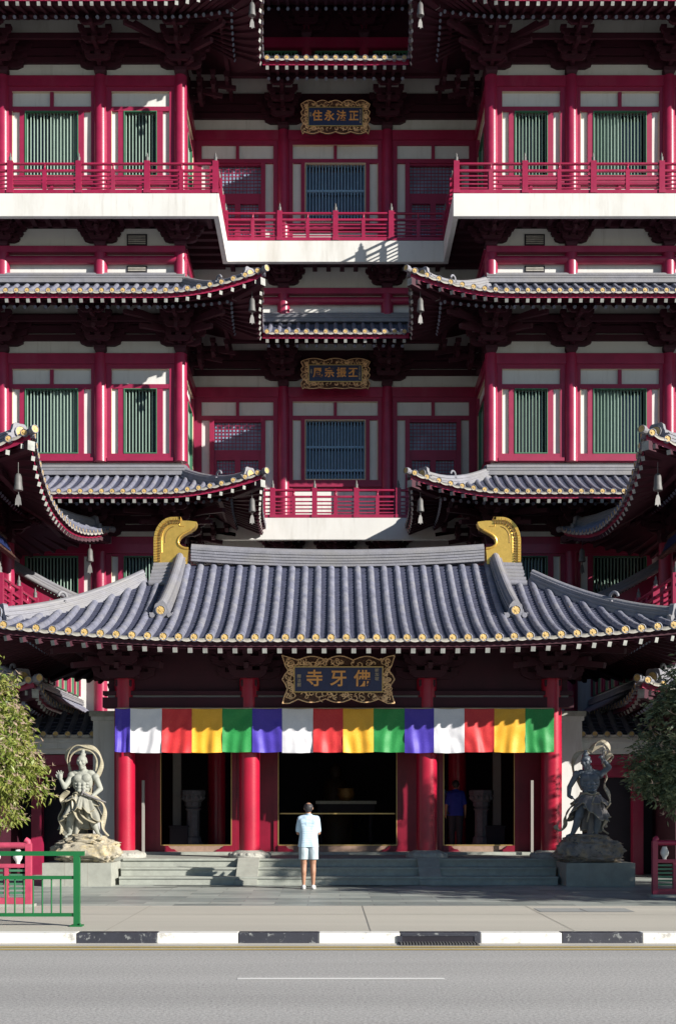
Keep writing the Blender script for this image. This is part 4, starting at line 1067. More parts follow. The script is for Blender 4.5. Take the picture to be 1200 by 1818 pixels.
# slot drain and damp patch at the foot of the steps
for x0, x1 in ((-3.8, -2.5), (-.2, .9), (1.1, 1.9)): sheet(x0, x1, 23.16, 23.25, .131, 'slot_drain', 'dark')
rnd = random.Random(11)
for cx, cy, rx, ry in ((-2.6, 22.85, .9, .16), (-1.2, 22.75, .8, .13), (.2, 22.85, 1.2, .2), (-3.6, 22.6, .35, .08), (2.3, 22.8, .6, .1)):
    b = MB(); n = 40; pts = []
    for i in range(n):
        t = 2*pi*i/n; r_ = 1+.35*noise.noise(V((cos(t)*2+cx, sin(t)*2, 1)))+.2*noise.noise(V((cos(t)*5, sin(t)*5+cx, 4))); pts.append((cx+cos(t)*rx*r_, cy+sin(t)*ry*r_, .130))
    b.add(pts, [tuple(range(n))], 0); o = build(b, 'puddle', ['wet'], None, (cx, cy, .13)); tag(o, kind='structure')
# ------------------------------------------------------------------ guardian statues
def rotm(ax, deg): return Matrix.Rotation(radians(deg), 3, ax)
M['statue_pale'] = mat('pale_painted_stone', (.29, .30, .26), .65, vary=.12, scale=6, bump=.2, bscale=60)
M['statue_dark'] = mat('blue_grey_stone', (.15, .175, .205), .5, vary=.2, scale=6, bump=.2, bscale=60)  # darker blue-grey tone for the right statue's body
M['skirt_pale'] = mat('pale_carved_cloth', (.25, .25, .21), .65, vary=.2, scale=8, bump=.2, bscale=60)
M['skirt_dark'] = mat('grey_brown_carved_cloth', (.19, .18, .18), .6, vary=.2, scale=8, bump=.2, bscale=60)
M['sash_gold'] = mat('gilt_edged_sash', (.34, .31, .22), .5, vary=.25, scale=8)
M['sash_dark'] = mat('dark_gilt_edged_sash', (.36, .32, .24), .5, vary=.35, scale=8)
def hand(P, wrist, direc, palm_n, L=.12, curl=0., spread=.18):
    """palm plus four fingers and a thumb; direc = finger direction, palm_n = palm normal"""
    w_ = V(wrist); d = V(direc).normalized(); n = V(palm_n); n = (n-d*n.dot(d)).normalized(); s = d.cross(n).normalized()
    P.append(('c', w_, L*.2, w_+d*L*.42, L*.26)); P.append(('c', w_+d*L*.15-s*L*.14, L*.15, w_+d*L*.5-s*L*.2, L*.13)); P.append(('c', w_+d*L*.15+s*L*.14, L*.15, w_+d*L*.5+s*L*.2, L*.13))
    for k, ln in zip((-1.5, -.5, .5, 1.5), (.42, .52, .5, .38)):
        b = w_+d*L*.5+s*k*L*.15; dd = (d+s*k*spread).normalized(); m = b+dd*L*ln*.5; dd2 = (dd*cos(curl)+n*sin(curl)).normalized(); m = b+dd2*L*ln*.55
        dd3 = (dd*cos(curl*2)+n*sin(curl*2)).normalized(); P.append(('c', b, L*.09, m, L*.085)); P.append(('c', m, L*.085, m+dd3*L*ln*.5, L*.07))
    b = w_+d*L*.12-s*L*.2; td = (d*.7-s*.8+n*.3*curl).normalized(); P.append(('c', b, L*.11, b+td*L*.3, L*.1)); P.append(('c', b+td*L*.3, L*.1, b+(td+d*.4).normalized()*L*.55, L*.08))
def torso(P, c, lean=0.):
    """muscular trunk facing -y, c = navel, unit ~ statue 1.85 m"""
    g = lambda x, y, z: V(c)+V((x+lean*z, y, z))
    P += [('e', g(0, .02, -.1), (.165, .125, .13)), ('e', g(0, .0, .03), (.155, .12, .14)), ('e', g(0, .0, .2), (.19, .13, .17)), ('e', g(0, .02, .31), (.2, .11, .1))]
    for s in (-1, 1):
        P += [('e', g(s*.085, -.085, .25), (.1, .06, .085)), ('e', g(s*.15, .03, .36), (.1, .085, .07)), ('e', g(s*.15, 0, .17), (.06, .09, .14)), ('c', g(s*.05, .02, .38), .07, g(s*.14, .03, .35), .06)]
        for k in range(3): P.append(('e', g(s*.045, -.105-.005*k, .13-.072*k), (.045, .035, .038)))
        for k in range(3): P.append(('e', g(s*(.12-.01*k), -.075, .14-.06*k), (.035, .035, .025)))
    P += [('c', g(0, .02, .36), .075, g(0, -.005, .47), .068)]
def head(P, c, turn=0, tilt=0, r=.122):
    R = Matrix.Rotation(radians(turn), 3, 'Z') @ Matrix.Rotation(radians(tilt), 3, 'X'); g = lambda x, y, z: V(c)+R @ V((x*r, y*r, z*r))
    def e(x, y, z, a, b, cc): P.append(('e', g(x, y, z), (a*r, b*r, cc*r), R))
    e(0, .1, .25, .86, .98, .9); e(0, -.15, -.25, .68, .72, .8); e(0, -.5, -.75, .34, .3, .28)
    e(0, -.95, -.12, .15, .22, .26); e(0, -.82, -.02, .1, .14, .4)
    for s in (-1, 1):
        e(s*.36, -.72, .27, .32, .2, .11); e(s*.33, -.72, .08, .16, .14, .11); e(s*.5, -.5, -.2, .24, .3, .24); e(s*.85, .08, 0, .12, .22, .32); e(s*.12, -.82, -.2, .1, .12, .1)
    e(0, -.78, -.45, .26, .14, .08); e(0, -.74, -.55, .22, .13, .07); e(0, -.2, -1.0, .5, .5, .4)
def ribbon(mb, pts, w=.05, t=.014, m=0, up=None, wave=0.):
    """flat twisted ribbon"""
    P_ = [V(p) for p in pts]; out = []
    for i in range(len(P_)-1):   # catmull-rom
        p0, p1, p2, p3 = P_[max(i-1, 0)], P_[i], P_[i+1], P_[min(i+2, len(P_)-1)]
        for k in range(6):
            t_ = k/6; out.append(.5*((2*p1)+(p2-p0)*t_+(2*p0-5*p1+4*p2-p3)*t_*t_+(-p0+3*p1-3*p2+p3)*t_**3))
    out.append(P_[-1]); n = len(out); vs = []
    for i, p in enumerate(out):
        d = (out[min(i+1, n-1)]-out[max(i-1, 0)]).normalized(); a = V((0, 1, 0)); a = (a-d*a.dot(d)).normalized(); b = d.cross(a)
        th = .5+wave*sin(i*.35); u = a*cos(th)+b*sin(th); v = a*-sin(th)+b*cos(th); ww = w*(1 if i < n-5 else max(.25, (n-i)/5))
        for x, y in ((-1, -.4), (-.85, -1), (.85, -1), (1, -.4), (1, .4), (.85, 1), (-.85, 1), (-1, .4)): vs.append(p+u*x*ww+v*y*t)
    mb.add(vs, [(i*8+j, i*8+(j+1) % 8, (i+1)*8+(j+1) % 8, (i+1)*8+j) for i in range(n-1) for j in range(8)], m, False)
    mb.add(vs[:8], [tuple(range(8))], m); mb.add(vs[-8:], [tuple(range(8))], m)
def skirt(mb, waist, hem, folds=11, amp=.14, seed=1, slit=None):
    """draped cloth between a waist ellipse and a hem ellipse with deep folds; (c, rx, ry)"""
    (c0, rx0, ry0), (c1, rx1, ry1) = waist, hem; nt, na = 14, 110; vs = []; rn = random.Random(seed); ph = [rn.uniform(0, 6) for _ in range(4)]
    for i in range(nt+1):
        t = i/nt; c = V(c0).lerp(V(c1), t); e = t**.8
        for j in range(na):
            a = 2*pi*j/na; f = 1+amp*t*(sin(folds*a+ph[0]+t*1.2)+.5*sin(folds*1.7*a+ph[1]))
            rx = (rx0+(rx1-rx0)*e)*f; ry = (ry0+(ry1-ry0)*e)*f
            dz = -.07*t*sin(2*a+ph[2])*1.2-.035*t*sin(folds*a+ph[0]+1.4)
            if slit is not None: dz += .16*t*math.exp(-((((a-slit+pi) % (2*pi))-pi)/.5)**2)
            vs.append(c+V((rx*cos(a), ry*sin(a), dz)))
    mb.add(vs, [(i*na+j, i*na+(j+1) % na, (i+1)*na+(j+1) % na, (i+1)*na+j) for i in range(nt) for j in range(na)], 0, True)
    for j in range(na): # gilt hem
        a, b = vs[nt*na+j], vs[nt*na+(j+1) % na]; mb.tube([a, b], .011, 5, 1)
def rock(P0, size, seed, m, name, parent):
    import bmesh
    bm_ = bmesh.new(); bmesh.ops.create_icosphere(bm_, subdivisions=5, radius=1)
    for v in bm_.verts:
        p = v.co.copy(); q = V((math.copysign(abs(p.x)**.55, p.x), math.copysign(abs(p.y)**.55, p.y), math.copysign(abs(p.z)**.6, p.z)))
        s_ = V((seed*3.1, seed, 0)); n1 = noise.noise(p*1.6+s_); n2 = abs(noise.noise(p*4+s_)); n3 = abs(noise.noise(p*9+s_)); st = .05*sin(p.z*9+n1*5)
        n4 = noise.cell(V((p.x*2.4+seed, p.y*2.4, p.z*3.2))); n5 = noise.cell(V((p.x*4.5, p.y*4.5+seed, p.z*7)))
        f = 1.04+.2*n1-.3*n2-.2*n3+st*.7+.07*n4+.05*n5
        top = 1-.22*max(0, p.z)
        v.co = V((q.x*size[0]*f*top, q.y*size[1]*f*top, q.z*size[2]*(1+.10*n1-.12*n3)))
    me = bpy.data.meshes.new(name); bm_.to_mesh(me); bm_.free(); me.materials.append(M[m])
    for p in me.polygons: p.use_smooth = True
    return place(name, me, parent, P0)
def rockmat(name, c1, c2, c3):
    m = mat(name, c1, .85, vary=.3, scale=7, bump=.9, bscale=14); wear(m, None, c2, 5, .56, .08); wear(m, None, c3, 9, .6, .05); return m
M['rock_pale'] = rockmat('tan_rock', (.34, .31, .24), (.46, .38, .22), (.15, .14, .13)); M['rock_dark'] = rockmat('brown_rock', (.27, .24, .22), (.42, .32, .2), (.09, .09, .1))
U = .0117
def statue(sg):
    L_ = sg < 0; x0, xc = (-5.27, 150) if L_ else (5.22, 1045); z0 = 1.10; Y0 = 23.42
    q = lambda px, py, dy=0: V((x0+(px-xc)*U, Y0+dy, z0+(1487-py)*U))
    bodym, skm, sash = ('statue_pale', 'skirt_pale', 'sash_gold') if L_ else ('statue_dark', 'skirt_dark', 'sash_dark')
    S = thing('guardian_statue', 'pale muscular temple guardian statue with raised open hand on a tan rock' if L_ else 'dark blue-grey temple guardian statue with raised fist and looping ribbon on a rock', 'statue', (x0, Y0, .13))
    P = []
    if L_:
        nav = q(146, 1403); torso(P, nav, .03); head(P, q(146, 1352, -.05), turn=-8, tilt=6)
        P += [('e', q(147, 1339), (.065, .065, .045)), ('e', q(147, 1333), (.045, .045, .04))]
        # raised hand on the photo's left
        P += [('e', q(127, 1376, .0), (.085, .08, .08)), ('c', q(126, 1379, 0), .068, q(117, 1397, -.12), .055), ('c', q(117, 1397, -.12), .055, q(111, 1383, -.2), .036)]
        hand(P, q(111, 1383, -.2), (-.05, 0, 1), (0, -1, 0), .17, .12, .3)
        P += [('e', q(169, 1379, .02), (.085, .08, .08)), ('c', q(170, 1381, .02), .068, q(178, 1400, .02), .055), ('c', q(178, 1400, .02), .055, q(166, 1413, -.12), .04)]
        hand(P, q(166, 1413, -.12), (-1, -.2, -.4), (0, .6, -.4), .14, .9, .05)
        P += [('c', q(137, 1418), .13, q(126, 1450, -.04), .098), ('c', q(126, 1448, -.04), .08, q(125, 1462, -.02), .078), ('c', q(125, 1462, -.02), .078, q(124, 1480), .045), ('e', q(125, 1458, .02), (.07, .08, .12)),
              ('c', q(124, 1482, .02), .05, q(120, 1485, -.16), .035)]
        P += [('c', q(157, 1418), .13, q(162, 1450, -.08), .098), ('c', q(162, 1448, -.08), .08, q(169, 1466, -.04), .072), ('c', q(169, 1466, -.04), .072, q(175, 1480), .045), ('e', q(167, 1461, -.01), (.07, .08, .11)),
              ('c', q(175, 1482, .02), .05, q(182, 1485, -.15), .035)]
    else:
        nav = q(1045, 1402); torso(P, nav, -.05); head(P, q(1037, 1352, -.05), turn=-38, tilt=4)
        P += [('e', q(1037, 1339), (.065, .065, .045)), ('e', q(1037, 1333), (.04, .04, .035))]
        P += [('e', q(1021, 1374, .0), (.085, .08, .08)), ('c', q(1020, 1377), .068, q(1009, 1397, .02), .052), ('c', q(1009, 1397, .02), .055, q(1006, 1412, -.08), .04)]
        hand(P, q(1006, 1413, -.08), (.9, -.1, -.45), (0, 0, -1), .15, .15, .15)
        P += [('e', q(1063, 1375, .02), (.085, .08, .08)), ('c', q(1064, 1374, .02), .068, q(1078, 1362, -.04), .055), ('c', q(1078, 1361, -.04), .055, q(1064, 1347, -.14), .04)]
        hand(P, q(1065, 1348, -.14), (-.5, -.2, .8), (-.6, .3, -.3), .14, 1.1, .02)
        P += [('c', q(1034, 1416), .12, q(1024, 1448, -.08), .09), ('c', q(1024, 1446, -.08), .08, q(1020, 1464, -.04), .074), ('c', q(1020, 1464, -.04), .074, q(1014, 1480), .046), ('e', q(1021, 1458, -.02), (.07, .08, .12)),
              ('c', q(1014, 1482, .02), .05, q(1003, 1484, -.1), .035)]
        P += [('c', q(1056, 1416), .12, q(1059, 1448, -.06), .09), ('c', q(1059, 1446, -.06), .08, q(1058, 1464, -.02), .074), ('c', q(1058, 1464, -.02), .074, q(1055, 1480), .046), ('e', q(1059, 1458, .0), (.07, .08, .12)),
              ('c', q(1055, 1482, .02), .05, q(1052, 1485, -.15), .035)]
    me = blob(P, .0095, [bodym], 2); me.name = 'body'
    me.transform(Matrix.Translation(-V((x0, Y0, z0)))); place('body', me, S, (x0, Y0, z0))
    sk = MB()
    if L_: skirt(sk, (q(146, 1409), .17, .14), (q(147, 1451, -.02), .40, .26), 11, .17, 3, slit=-pi/2+.1)
    else: skirt(sk, (q(1045, 1409), .17, .14), (q(1042, 1448, -.03), .39, .26), 10, .16, 6, slit=-pi/2-.5)
    if L_: skirt(sk, (q(146, 1410), .178, .15), (q(144, 1432, -.02), .36, .24), 9, .15, 13, slit=-pi/2-.4); skirt(sk, (q(141, 1416, .06), .17, .12), (q(132, 1474, .10), .30, .13), 8, .2, 23)
    else: skirt(sk, (q(1045, 1410), .178, .15), (q(1046, 1430, -.02), .35, .24), 9, .15, 15, slit=-pi/2+.3); skirt(sk, (q(1048, 1416, .06), .17, .12), (q(1050, 1472, .10), .26, .13), 8, .2, 25)
    c0 = q(146, 1409) if L_ else q(1045, 1409)
    for k in range(40):
        a, b = 2*pi*k/40, 2*pi*(k+1)/40; sk.tube([c0+V((cos(a)*.185, sin(a)*.155, .02*sin(5*a))), c0+V((cos(b)*.185, sin(b)*.155, .02*sin(5*b)))], .026, 6, 1)
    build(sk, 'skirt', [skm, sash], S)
    rb = []
    if L_:
        rb += [([q(120, 1398, .02), q(128, 1382, .1), q(123, 1365, .12), q(116, 1348, .1), q(120, 1332, .06), q(134, 1323, .05), q(150, 1324, .06), q(165, 1328, .06), q(176, 1340, .06), q(179, 1356, .08), q(173, 1374, .1), q(163, 1392, .1), q(160, 1410, .05)], .034), ([q(126, 1378, .06), q(121, 1358, .08), q(125, 1341, .06), q(137, 1331, .05), q(151, 1330, .05), q(164, 1336, .05), q(171, 1350, .06), q(168, 1368, .08)], .02),
               ([q(158, 1408, -.1), q(172, 1416, -.12), q(183, 1425, -.1), q(187, 1440, -.06), q(184, 1458, -.04), q(184, 1472, -.04), q(193, 1484, -.02)], .036),
               ([q(122, 1404, -.05), q(110, 1416, 0), q(112, 1432, .02), q(106, 1450, .02), q(112, 1466, 0), q(107, 1480, -.05)], .04),
               ([q(138, 1410, -.16), q(143, 1430, -.2), q(152, 1450, -.2), q(168, 1458, -.18), q(181, 1456, -.12)], .028), ([q(133, 1412, -.15), q(134, 1432, -.2), q(140, 1450, -.22), q(150, 1462, -.2)], .026)]
    else:
        rb += [([q(1033, 1401, .02), q(1027, 1385, .08), q(1018, 1370, .1), q(1017, 1352, .1), q(1024, 1338, .08), q(1036, 1332, .06), q(1044, 1336, .05), q(1048, 1330, .05), q(1056, 1319, .05), q(1068, 1315, .05), q(1078, 1323, .04), q(1080, 1336, .02), q(1072, 1346, -.06)], .036), ([q(1046, 1336, .04), q(1057, 1327, .03), q(1067, 1324, .03), q(1073, 1331, .02), q(1070, 1342, -.02)], .02),
               ([q(1066, 1352, -.1), q(1078, 1340, -.1), q(1084, 1342, -.08), q(1080, 1350, -.04), q(1072, 1358, .05), q(1076, 1378, .08), q(1072, 1394, .05), q(1078, 1408, .02), q(1080, 1425, .0), q(1072, 1440, .02), q(1074, 1456, 0), q(1066, 1470, -.02), q(1077, 1480, -.05)], .034),
               ([q(1034, 1408, -.06), q(1024, 1420, -.02), q(1008, 1436, 0), q(1001, 1452, 0), q(1001, 1464, 0), q(993, 1474, -.02), q(984, 1470, -.04), q(986, 1464, -.05)], .038),
               ([q(1052, 1412, -.15), q(1044, 1430, -.22), q(1038, 1448, -.22), q(1036, 1458, -.2)], .026)]
    for pts, w_ in rb:
        r_ = MB(); ribbon(r_, pts, w_*1.55, .014, 0, wave=.5); build(r_, 'ribbon', [sash], S)
    # staff / thunderbolt
    b = MB()
    if L_: b.tube([q(150, 1406, -.22), q(160, 1412, -.2), q(190, 1424, -.12)], [.02, .028, .012], 8, 0); b.tube([q(152, 1401, -.22), q(149, 1411, -.22)], .016, 8, 0)
    else:
        b.tube([q(1063, 1356, -.16), q(1065, 1345, -.16), q(1066, 1330, -.14), q(1066, 1321, -.13)], [.014, .03, .016, .004], 8, 0); b.tube([q(1060, 1333, -.14), q(1072, 1333, -.14)], .014, 8, 0)
    build(b, 'weapon', ['skirt_dark'], S)
    rx = q(155 if L_ else 1045, 1500).x
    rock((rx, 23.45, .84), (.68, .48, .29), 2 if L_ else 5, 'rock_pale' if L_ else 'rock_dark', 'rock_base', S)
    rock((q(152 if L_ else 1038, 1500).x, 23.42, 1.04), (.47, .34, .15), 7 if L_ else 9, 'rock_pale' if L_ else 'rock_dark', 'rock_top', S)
    b = MB(); a, c = sorted((sg*4.62, sg*6.02)); b.box(a, c, 22.9, 23.95, .12, .60, 0)
    for t in (.33, .66): x = a+(c-a)*t; b.box(x-.004, x+.004, 22.897, 22.9, .14, .6, 1)
    build(b, 'plinth', ['plinth', 'joint'], S, bevel=.008)
statue(-1); statue(1)
# ------------------------------------------------------------------ people
M['skin'] = mat('skin', (.36, .19, .12), .55, vary=.1, scale=8)
M['shirt'] = mat('pale_blue_shirt', (.50, .66, .78), .8, vary=.06, scale=5, bump=.1, bscale=80)
M['shorts'] = mat('grey_blue_shorts', (.42, .50, .54), .85, vary=.1, scale=6)
M['shoe'] = mat('white_shoe', (.7, .7, .68), .6, vary=.06)
M['sole'] = mat('shoe_sole', (.35, .35, .35), .7, vary=.1)
M['hair'] = mat('dark_greying_hair', (.035, .032, .035), .6, vary=.5, scale=30)
M['blueshirt'] = mat('royal_blue_shirt', (.012, .03, .28), .8, vary=.1); M['lightshirt'] = mat('light_blue_shirt', (.25, .42, .65), .8, vary=.1); M['trousers'] = mat('dark_trousers', (.02, .02, .03), .8, vary=.1)
def crumple(me, amp, sc, seed=0):
    me.calc_loop_triangles()
    nr = [v.normal.copy() for v in me.vertices]
    for v, n in zip(me.vertices, nr):
        p = v.co; f = noise.noise(V((p.x*sc, p.y*sc, p.z*sc*.55+seed)))+.5*noise.noise(V((p.x*sc*2.3+p.z*sc, p.y*sc*2, p.z*sc+seed)))
        v.co = p+n*amp*f
def figure(label, pos, arms, shirt, lower, long=False, bald=True, vox=.009, group=None, rz=0, h=1.70, fold=True):
    """standing man, seen from behind (front towards +y); local metres for a 1.70 m man"""
    Pn = thing('person', label, 'person', pos, group); k = h/1.70
    B_ = []
    c = lambda a, ra, b, rb: B_.append(('c', V(a), ra, V(b), rb)); e = lambda a, r: B_.append(('e', V(a), r))
    for s in (-1, 1):
        x = s*.085
        c((x, 0, .86), .088, (s*.09, .015, .50), .060); c((s*.09, .015, .50), .056, (s*.093, -.005, .36), .056); c((s*.093, -.008, .36), .055, (s*.093, 0, .10), .034)
        e((s*.093, -.022, .345), (.05, .05, .09)); c((s*.093, -.02, .06), .034, (s*.105, .13, .035), .03)
        for j in range(5): c((s*(.078+.013*j), .14, .03), .012, (s*(.075+.016*j), .18-.008*j, .022), .011)
    e((0, 0, .92), (.16, .11, .12)); e((0, 0, 1.08), (.15, .10, .16)); e((0, .01, 1.26), (.165, .105, .15)); e((0, -.01, 1.36), (.16, .085, .07))
    for s in (-1, 1): e((s*.165, -.005, 1.365), (.06, .06, .06)); c((s*.06, 0, 1.41), .05, (s*.15, 0, 1.375), .05)
    c((0, 0, 1.38), .056, (0, .012, 1.49), .052)
    for s, (el, wr, hd, pn) in zip((-1, 1), arms):
        c((s*.178, -.005, 1.355), .048, el, .04); c(el, .039, wr, .026); hand(B_, wr, hd, pn, .17*.62, .35, .05)
    # head, facing +y
    hc = V((0, .02, 1.585)); r = .102
    def he(x, y, z, a, b, cc): B_.append(('e', hc+V((x*r, y*r, z*r)), (a*r, b*r, cc*r)))
    he(0, -.12, .22, .78, .92, .88); he(0, .15, -.25, .62, .7, .8); he(0, .5, -.78, .3, .28, .26); he(0, .93, -.12, .13, .2, .24); he(0, .8, 0, .09, .12, .36)
    for s in (-1, 1): he(s*.33, .7, .24, .26, .16, .09); he(s*.3, .68, .06, .14, .1, .09); he(s*.8, -.02, -.05, .09, .2, .3); he(s*.86, -.12, 0, .1, .1, .22)
    he(0, .74, -.45, .22, .12, .08)
    me = blob(B_, vox, ['skin'], 2); me.name = 'body'; place('body', me, Pn, pos, 0)
    # shirt
    S = []
    c2 = lambda a, ra, b, rb: S.append(('c', V(a), ra, V(b), rb)); e2 = lambda a, r: S.append(('e', V(a), r))
    for i in range(12): z = .83+.045*i; w_ = .085-.012*sin(i/11*pi)+(.0 if i < 8 else .004*(i-7)); c2((-w_, 0, z), .108+.012*(1-i/11), (w_, 0, z), .108+.012*(1-i/11))
    e2((0, 0, 1.28), (.182, .12, .14)); e2((0, -.01, 1.37), (.172, .1, .075)); c2((0, 0, 1.40), .066, (0, .01, 1.45), .06)
    for s, (el, wr, hd, pn) in zip((-1, 1), arms):
        a = V((s*.165, -.005, 1.36)); m = a.lerp(V(el), .8); c2(a, .062, m, .060); c2((s*.05, -.01, 1.41), .055, (s*.16, -.005, 1.38), .06); e2((s*.13, 0, 1.25), (.06, .09, .12))
    me = blob(S, vox, [shirt], 3); cut(me, .83); crumple(me, .010, 6, 3); me.name = 'shirt'; o = place('shirt', me, Pn, pos)
    b = MB(); b.tube([(-.06, -.015, 1.462), (-.03, -.055, 1.468), (0, -.064, 1.47), (.03, -.055, 1.468), (.06, -.015, 1.462)], .013, 6, 0)
    b.box(-.13, .13, -.118, -.112, 1.3, 1.304, 0); me = b.mesh('collar', [shirt]); place('collar', me, o, pos)
    S = []
    for s in (-1, 1):
        if long: c2((s*.085, 0, .88), .115, (s*.09, .01, .5), .085); c2((s*.09, .01, .5), .083, (s*.093, 0, .1), .068)
        else: c2((s*.08, 0, .88), .115, (s*.098, .008, .52), .097)
    e2((0, 0, .92), (.175, .125, .09))
    me = blob(S, vox, [lower], 2); cut(me, .09 if long else .585, None if long else None); crumple(me, .008, 7, 9); me.name = 'trousers' if long else 'shorts'; place(me.name, me, Pn, pos)
    H_ = []
    for x, y, z, a, bb, cc in ((0, -.3, .2, .86, .86, .84), (0, -.35, -.3, .7, .6, .5), (-.42, 0, .3, .45, .75, .6), (.42, 0, .3, .45, .75, .6)) + (() if bald else ((0, -.05, .5, .78, .85, .66),)): H_.append(('e', hc+V((x*r, y*r, z*r)), (a*r, bb*r, cc*r)))
    me = blob(H_, vox*.8, ['hair'], 1)
    if bald:  # thin crown: keep the hair as a wreath round the bare patch
        hide(me, hc+V((0, -.035, .112)), .062)
    crumple(me, .004, 40); me.name = 'hair'; place('hair', me, Pn, pos)
    for s in (-1, 1):
        S = [('c', V((s*.093, -.035, .045)), .042, V((s*.1, .05, .04)), .044), ('c', V((s*.1, .05, .036)), .044, V((s*.108, .15, .032)), .036)]
        me = blob(S, vox, ['shoe'], 2); me.name = 'shoe'; o = place('shoe', me, Pn, pos); flat(me)
        b = MB(); pr_ = [(s*.1+cos(t)*.052+(sin(t) > 0)*s*.006, .055+sin(t)*.148) for t in [2*pi*i/24 for i in range(24)]]
        b.extr(pr_, (0, 0, .001), (1, 0, 0), (0, 1, 0), (0, 0, .016), 0); place('sole', b.mesh('sole', ['sole']), o, pos)
    if rz:
        Pn.rotation_euler = (0, 0, rz)
    if k != 1: Pn.scale = (k, k, k)
    return Pn
def cut(me, z, zt=None):
    import bmesh
    bm_ = bmesh.new(); bm_.from_mesh(me)
    bmesh.ops.bisect_plane(bm_, geom=bm_.verts[:]+bm_.edges[:]+bm_.faces[:], plane_co=(0, 0, z), plane_no=(0, 0, 1), clear_inner=True)
    bm_.to_mesh(me); bm_.free()
def hide(me, c, r):
    import bmesh
    bm_ = bmesh.new(); bm_.from_mesh(me); dl = [f for f in bm_.faces if (f.calc_center_median()-c).length < r]
    bmesh.ops.delete(bm_, geom=dl, context='FACES'); bm_.to_mesh(me); bm_.free()
def flat(me):
    for v in me.vertices: v.co.z = max(v.co.z, .012)
man_arms = [((-.20, .02, 1.10), (-.13, .21, 1.13), (.35, .9, .1), (1, 0, 0)), ((.20, .02, 1.10), (.13, .21, 1.13), (-.35, .9, .1), (-1, 0, 0))]
figure('grey-haired man in pale blue shirt and shorts seen from behind before the steps', (-.60, 22.15, .131), man_arms, 'shirt', 'shorts')
rel = [((-.23, -.02, 1.08), (-.24, .05, .85), (0, .1, -1), (1, 0, 0)), ((.23, -.02, 1.08), (.24, .05, .85), (0, .1, -1), (-1, 0, 0))]
figure('visitor in royal blue shirt and dark trousers standing in the dark doorway right of centre', (2.9, 27.6, .70), rel, 'blueshirt', 'trousers', True, False, .014)
figure('visitor in light blue shirt half hidden behind the red column in the right doorway', (2.62, 28.0, .70), rel, 'lightshirt', 'trousers', True, False, .014, rz=.8)
# ------------------------------------------------------------------ furniture inside the hall
M['plinth_in'] = mat('shaded_carved_stone', (.10, .10, .115), .7, vary=.3, scale=12, bump=.5, bscale=30)  # carved stone darkened, the hall's dimness put into the colour
for sg, sd in ((-1, 'left'), (1, 'right')):
    b = MB(); x, y = sg*3.5, 27.4
    b.lathe((x, y, .70), [(.28, 0), (.28, .12), (.22, .16), (.2, .3), (.16, .34), (.16, .95), (.2, .99), (.16, 1.03), (.2, 1.07), (.2, 1.16), (.25, 1.2), (.26, 1.3), (.3, 1.34), (.3, 1.44), (.24, 1.46)], 8, 0, False)
    for i in range(12): a = 2*pi*i/12; b.lathe((x+cos(a)*.25, y+sin(a)*.25, 1.92), [(.02, 0), (.05, .04), (.03, .1)], 6, 0)
    o = build(b, 'stone_pedestal', ['carved'], None, (x, y, .70)); o.data.materials[0] = M['plinth_in']; tag(o, 'octagonal carved stone pedestal inside the %s doorway' % sd, 'pedestal', 'pedestals inside the hall')
    b = MB(); b.box(x-sg*-.32-.22, x-sg*-.32+.22, 27.2, 27.6, .7, 1.25, 0); b.box(x-sg*-.32-.25, x-sg*-.32+.25, 27.18, 27.62, 1.25, 1.29, 0)
    o = build(b, 'offering_chest', ['dark'], None, (x+sg*.32, 27.4, .70), bevel=.01); tag(o, 'dark offering chest beside the stone pedestal in the %s doorway' % sd, 'chest', 'chests inside the hall')
A_ = thing('altar_table', 'dark altar table with pale rim deep inside the central doorway', 'table', (.25, 30, .7))
b = MB(); b.box(-.55, 1.05, 29.7, 30.3, 1.82, 1.9, 1); b.box(-.5, 1.0, 29.75, 30.25, 1.6, 1.82, 0); build(b, 'table_top', ['dark', 'carved'], A_)
for x in (-.42, .92):
    for y in (29.8, 30.2): b = MB(); b.tube([(x, y, .7), (x*.96, y, 1.2), (x, y, 1.6)], [.06, .04, .05], 8, 0); build(b, 'leg', ['dark'], A_)
b = MB(); b.lathe((.25, 30, 1.9), [(.12, 0), (.2, .06), (.24, .18), (.2, .3), (.24, .34), (.22, .34)], 16, 0); o = build(b, 'incense_burner', ['goldd'], None, (.25, 30, 1.9)); tag(o, 'bronze incense burner on the altar table in the central doorway', 'censer')
b = MB()
b.lathe((-.02, 31.5, .7), [(.5, 0), (.5, .8), (.4, .9), (.45, 1.0), (.3, 1.1), (.34, 1.3), (.36, 1.5), (.3, 1.75), (.12, 1.85), (.15, 1.95), (.17, 2.08), (.1, 2.22), (.02, 2.28)], 20, 0); M['dimgold'] = mat('shaded_gilding', (.05, .03, .015), .6, vary=.3); o = build(b, 'altar_figure', ['dimgold'], None, (-.02, 31.5, .7)); tag(o, 'dim seated golden altar figure behind the censer', 'statue')  # gilding darkened so its colour holds the dim indoor light
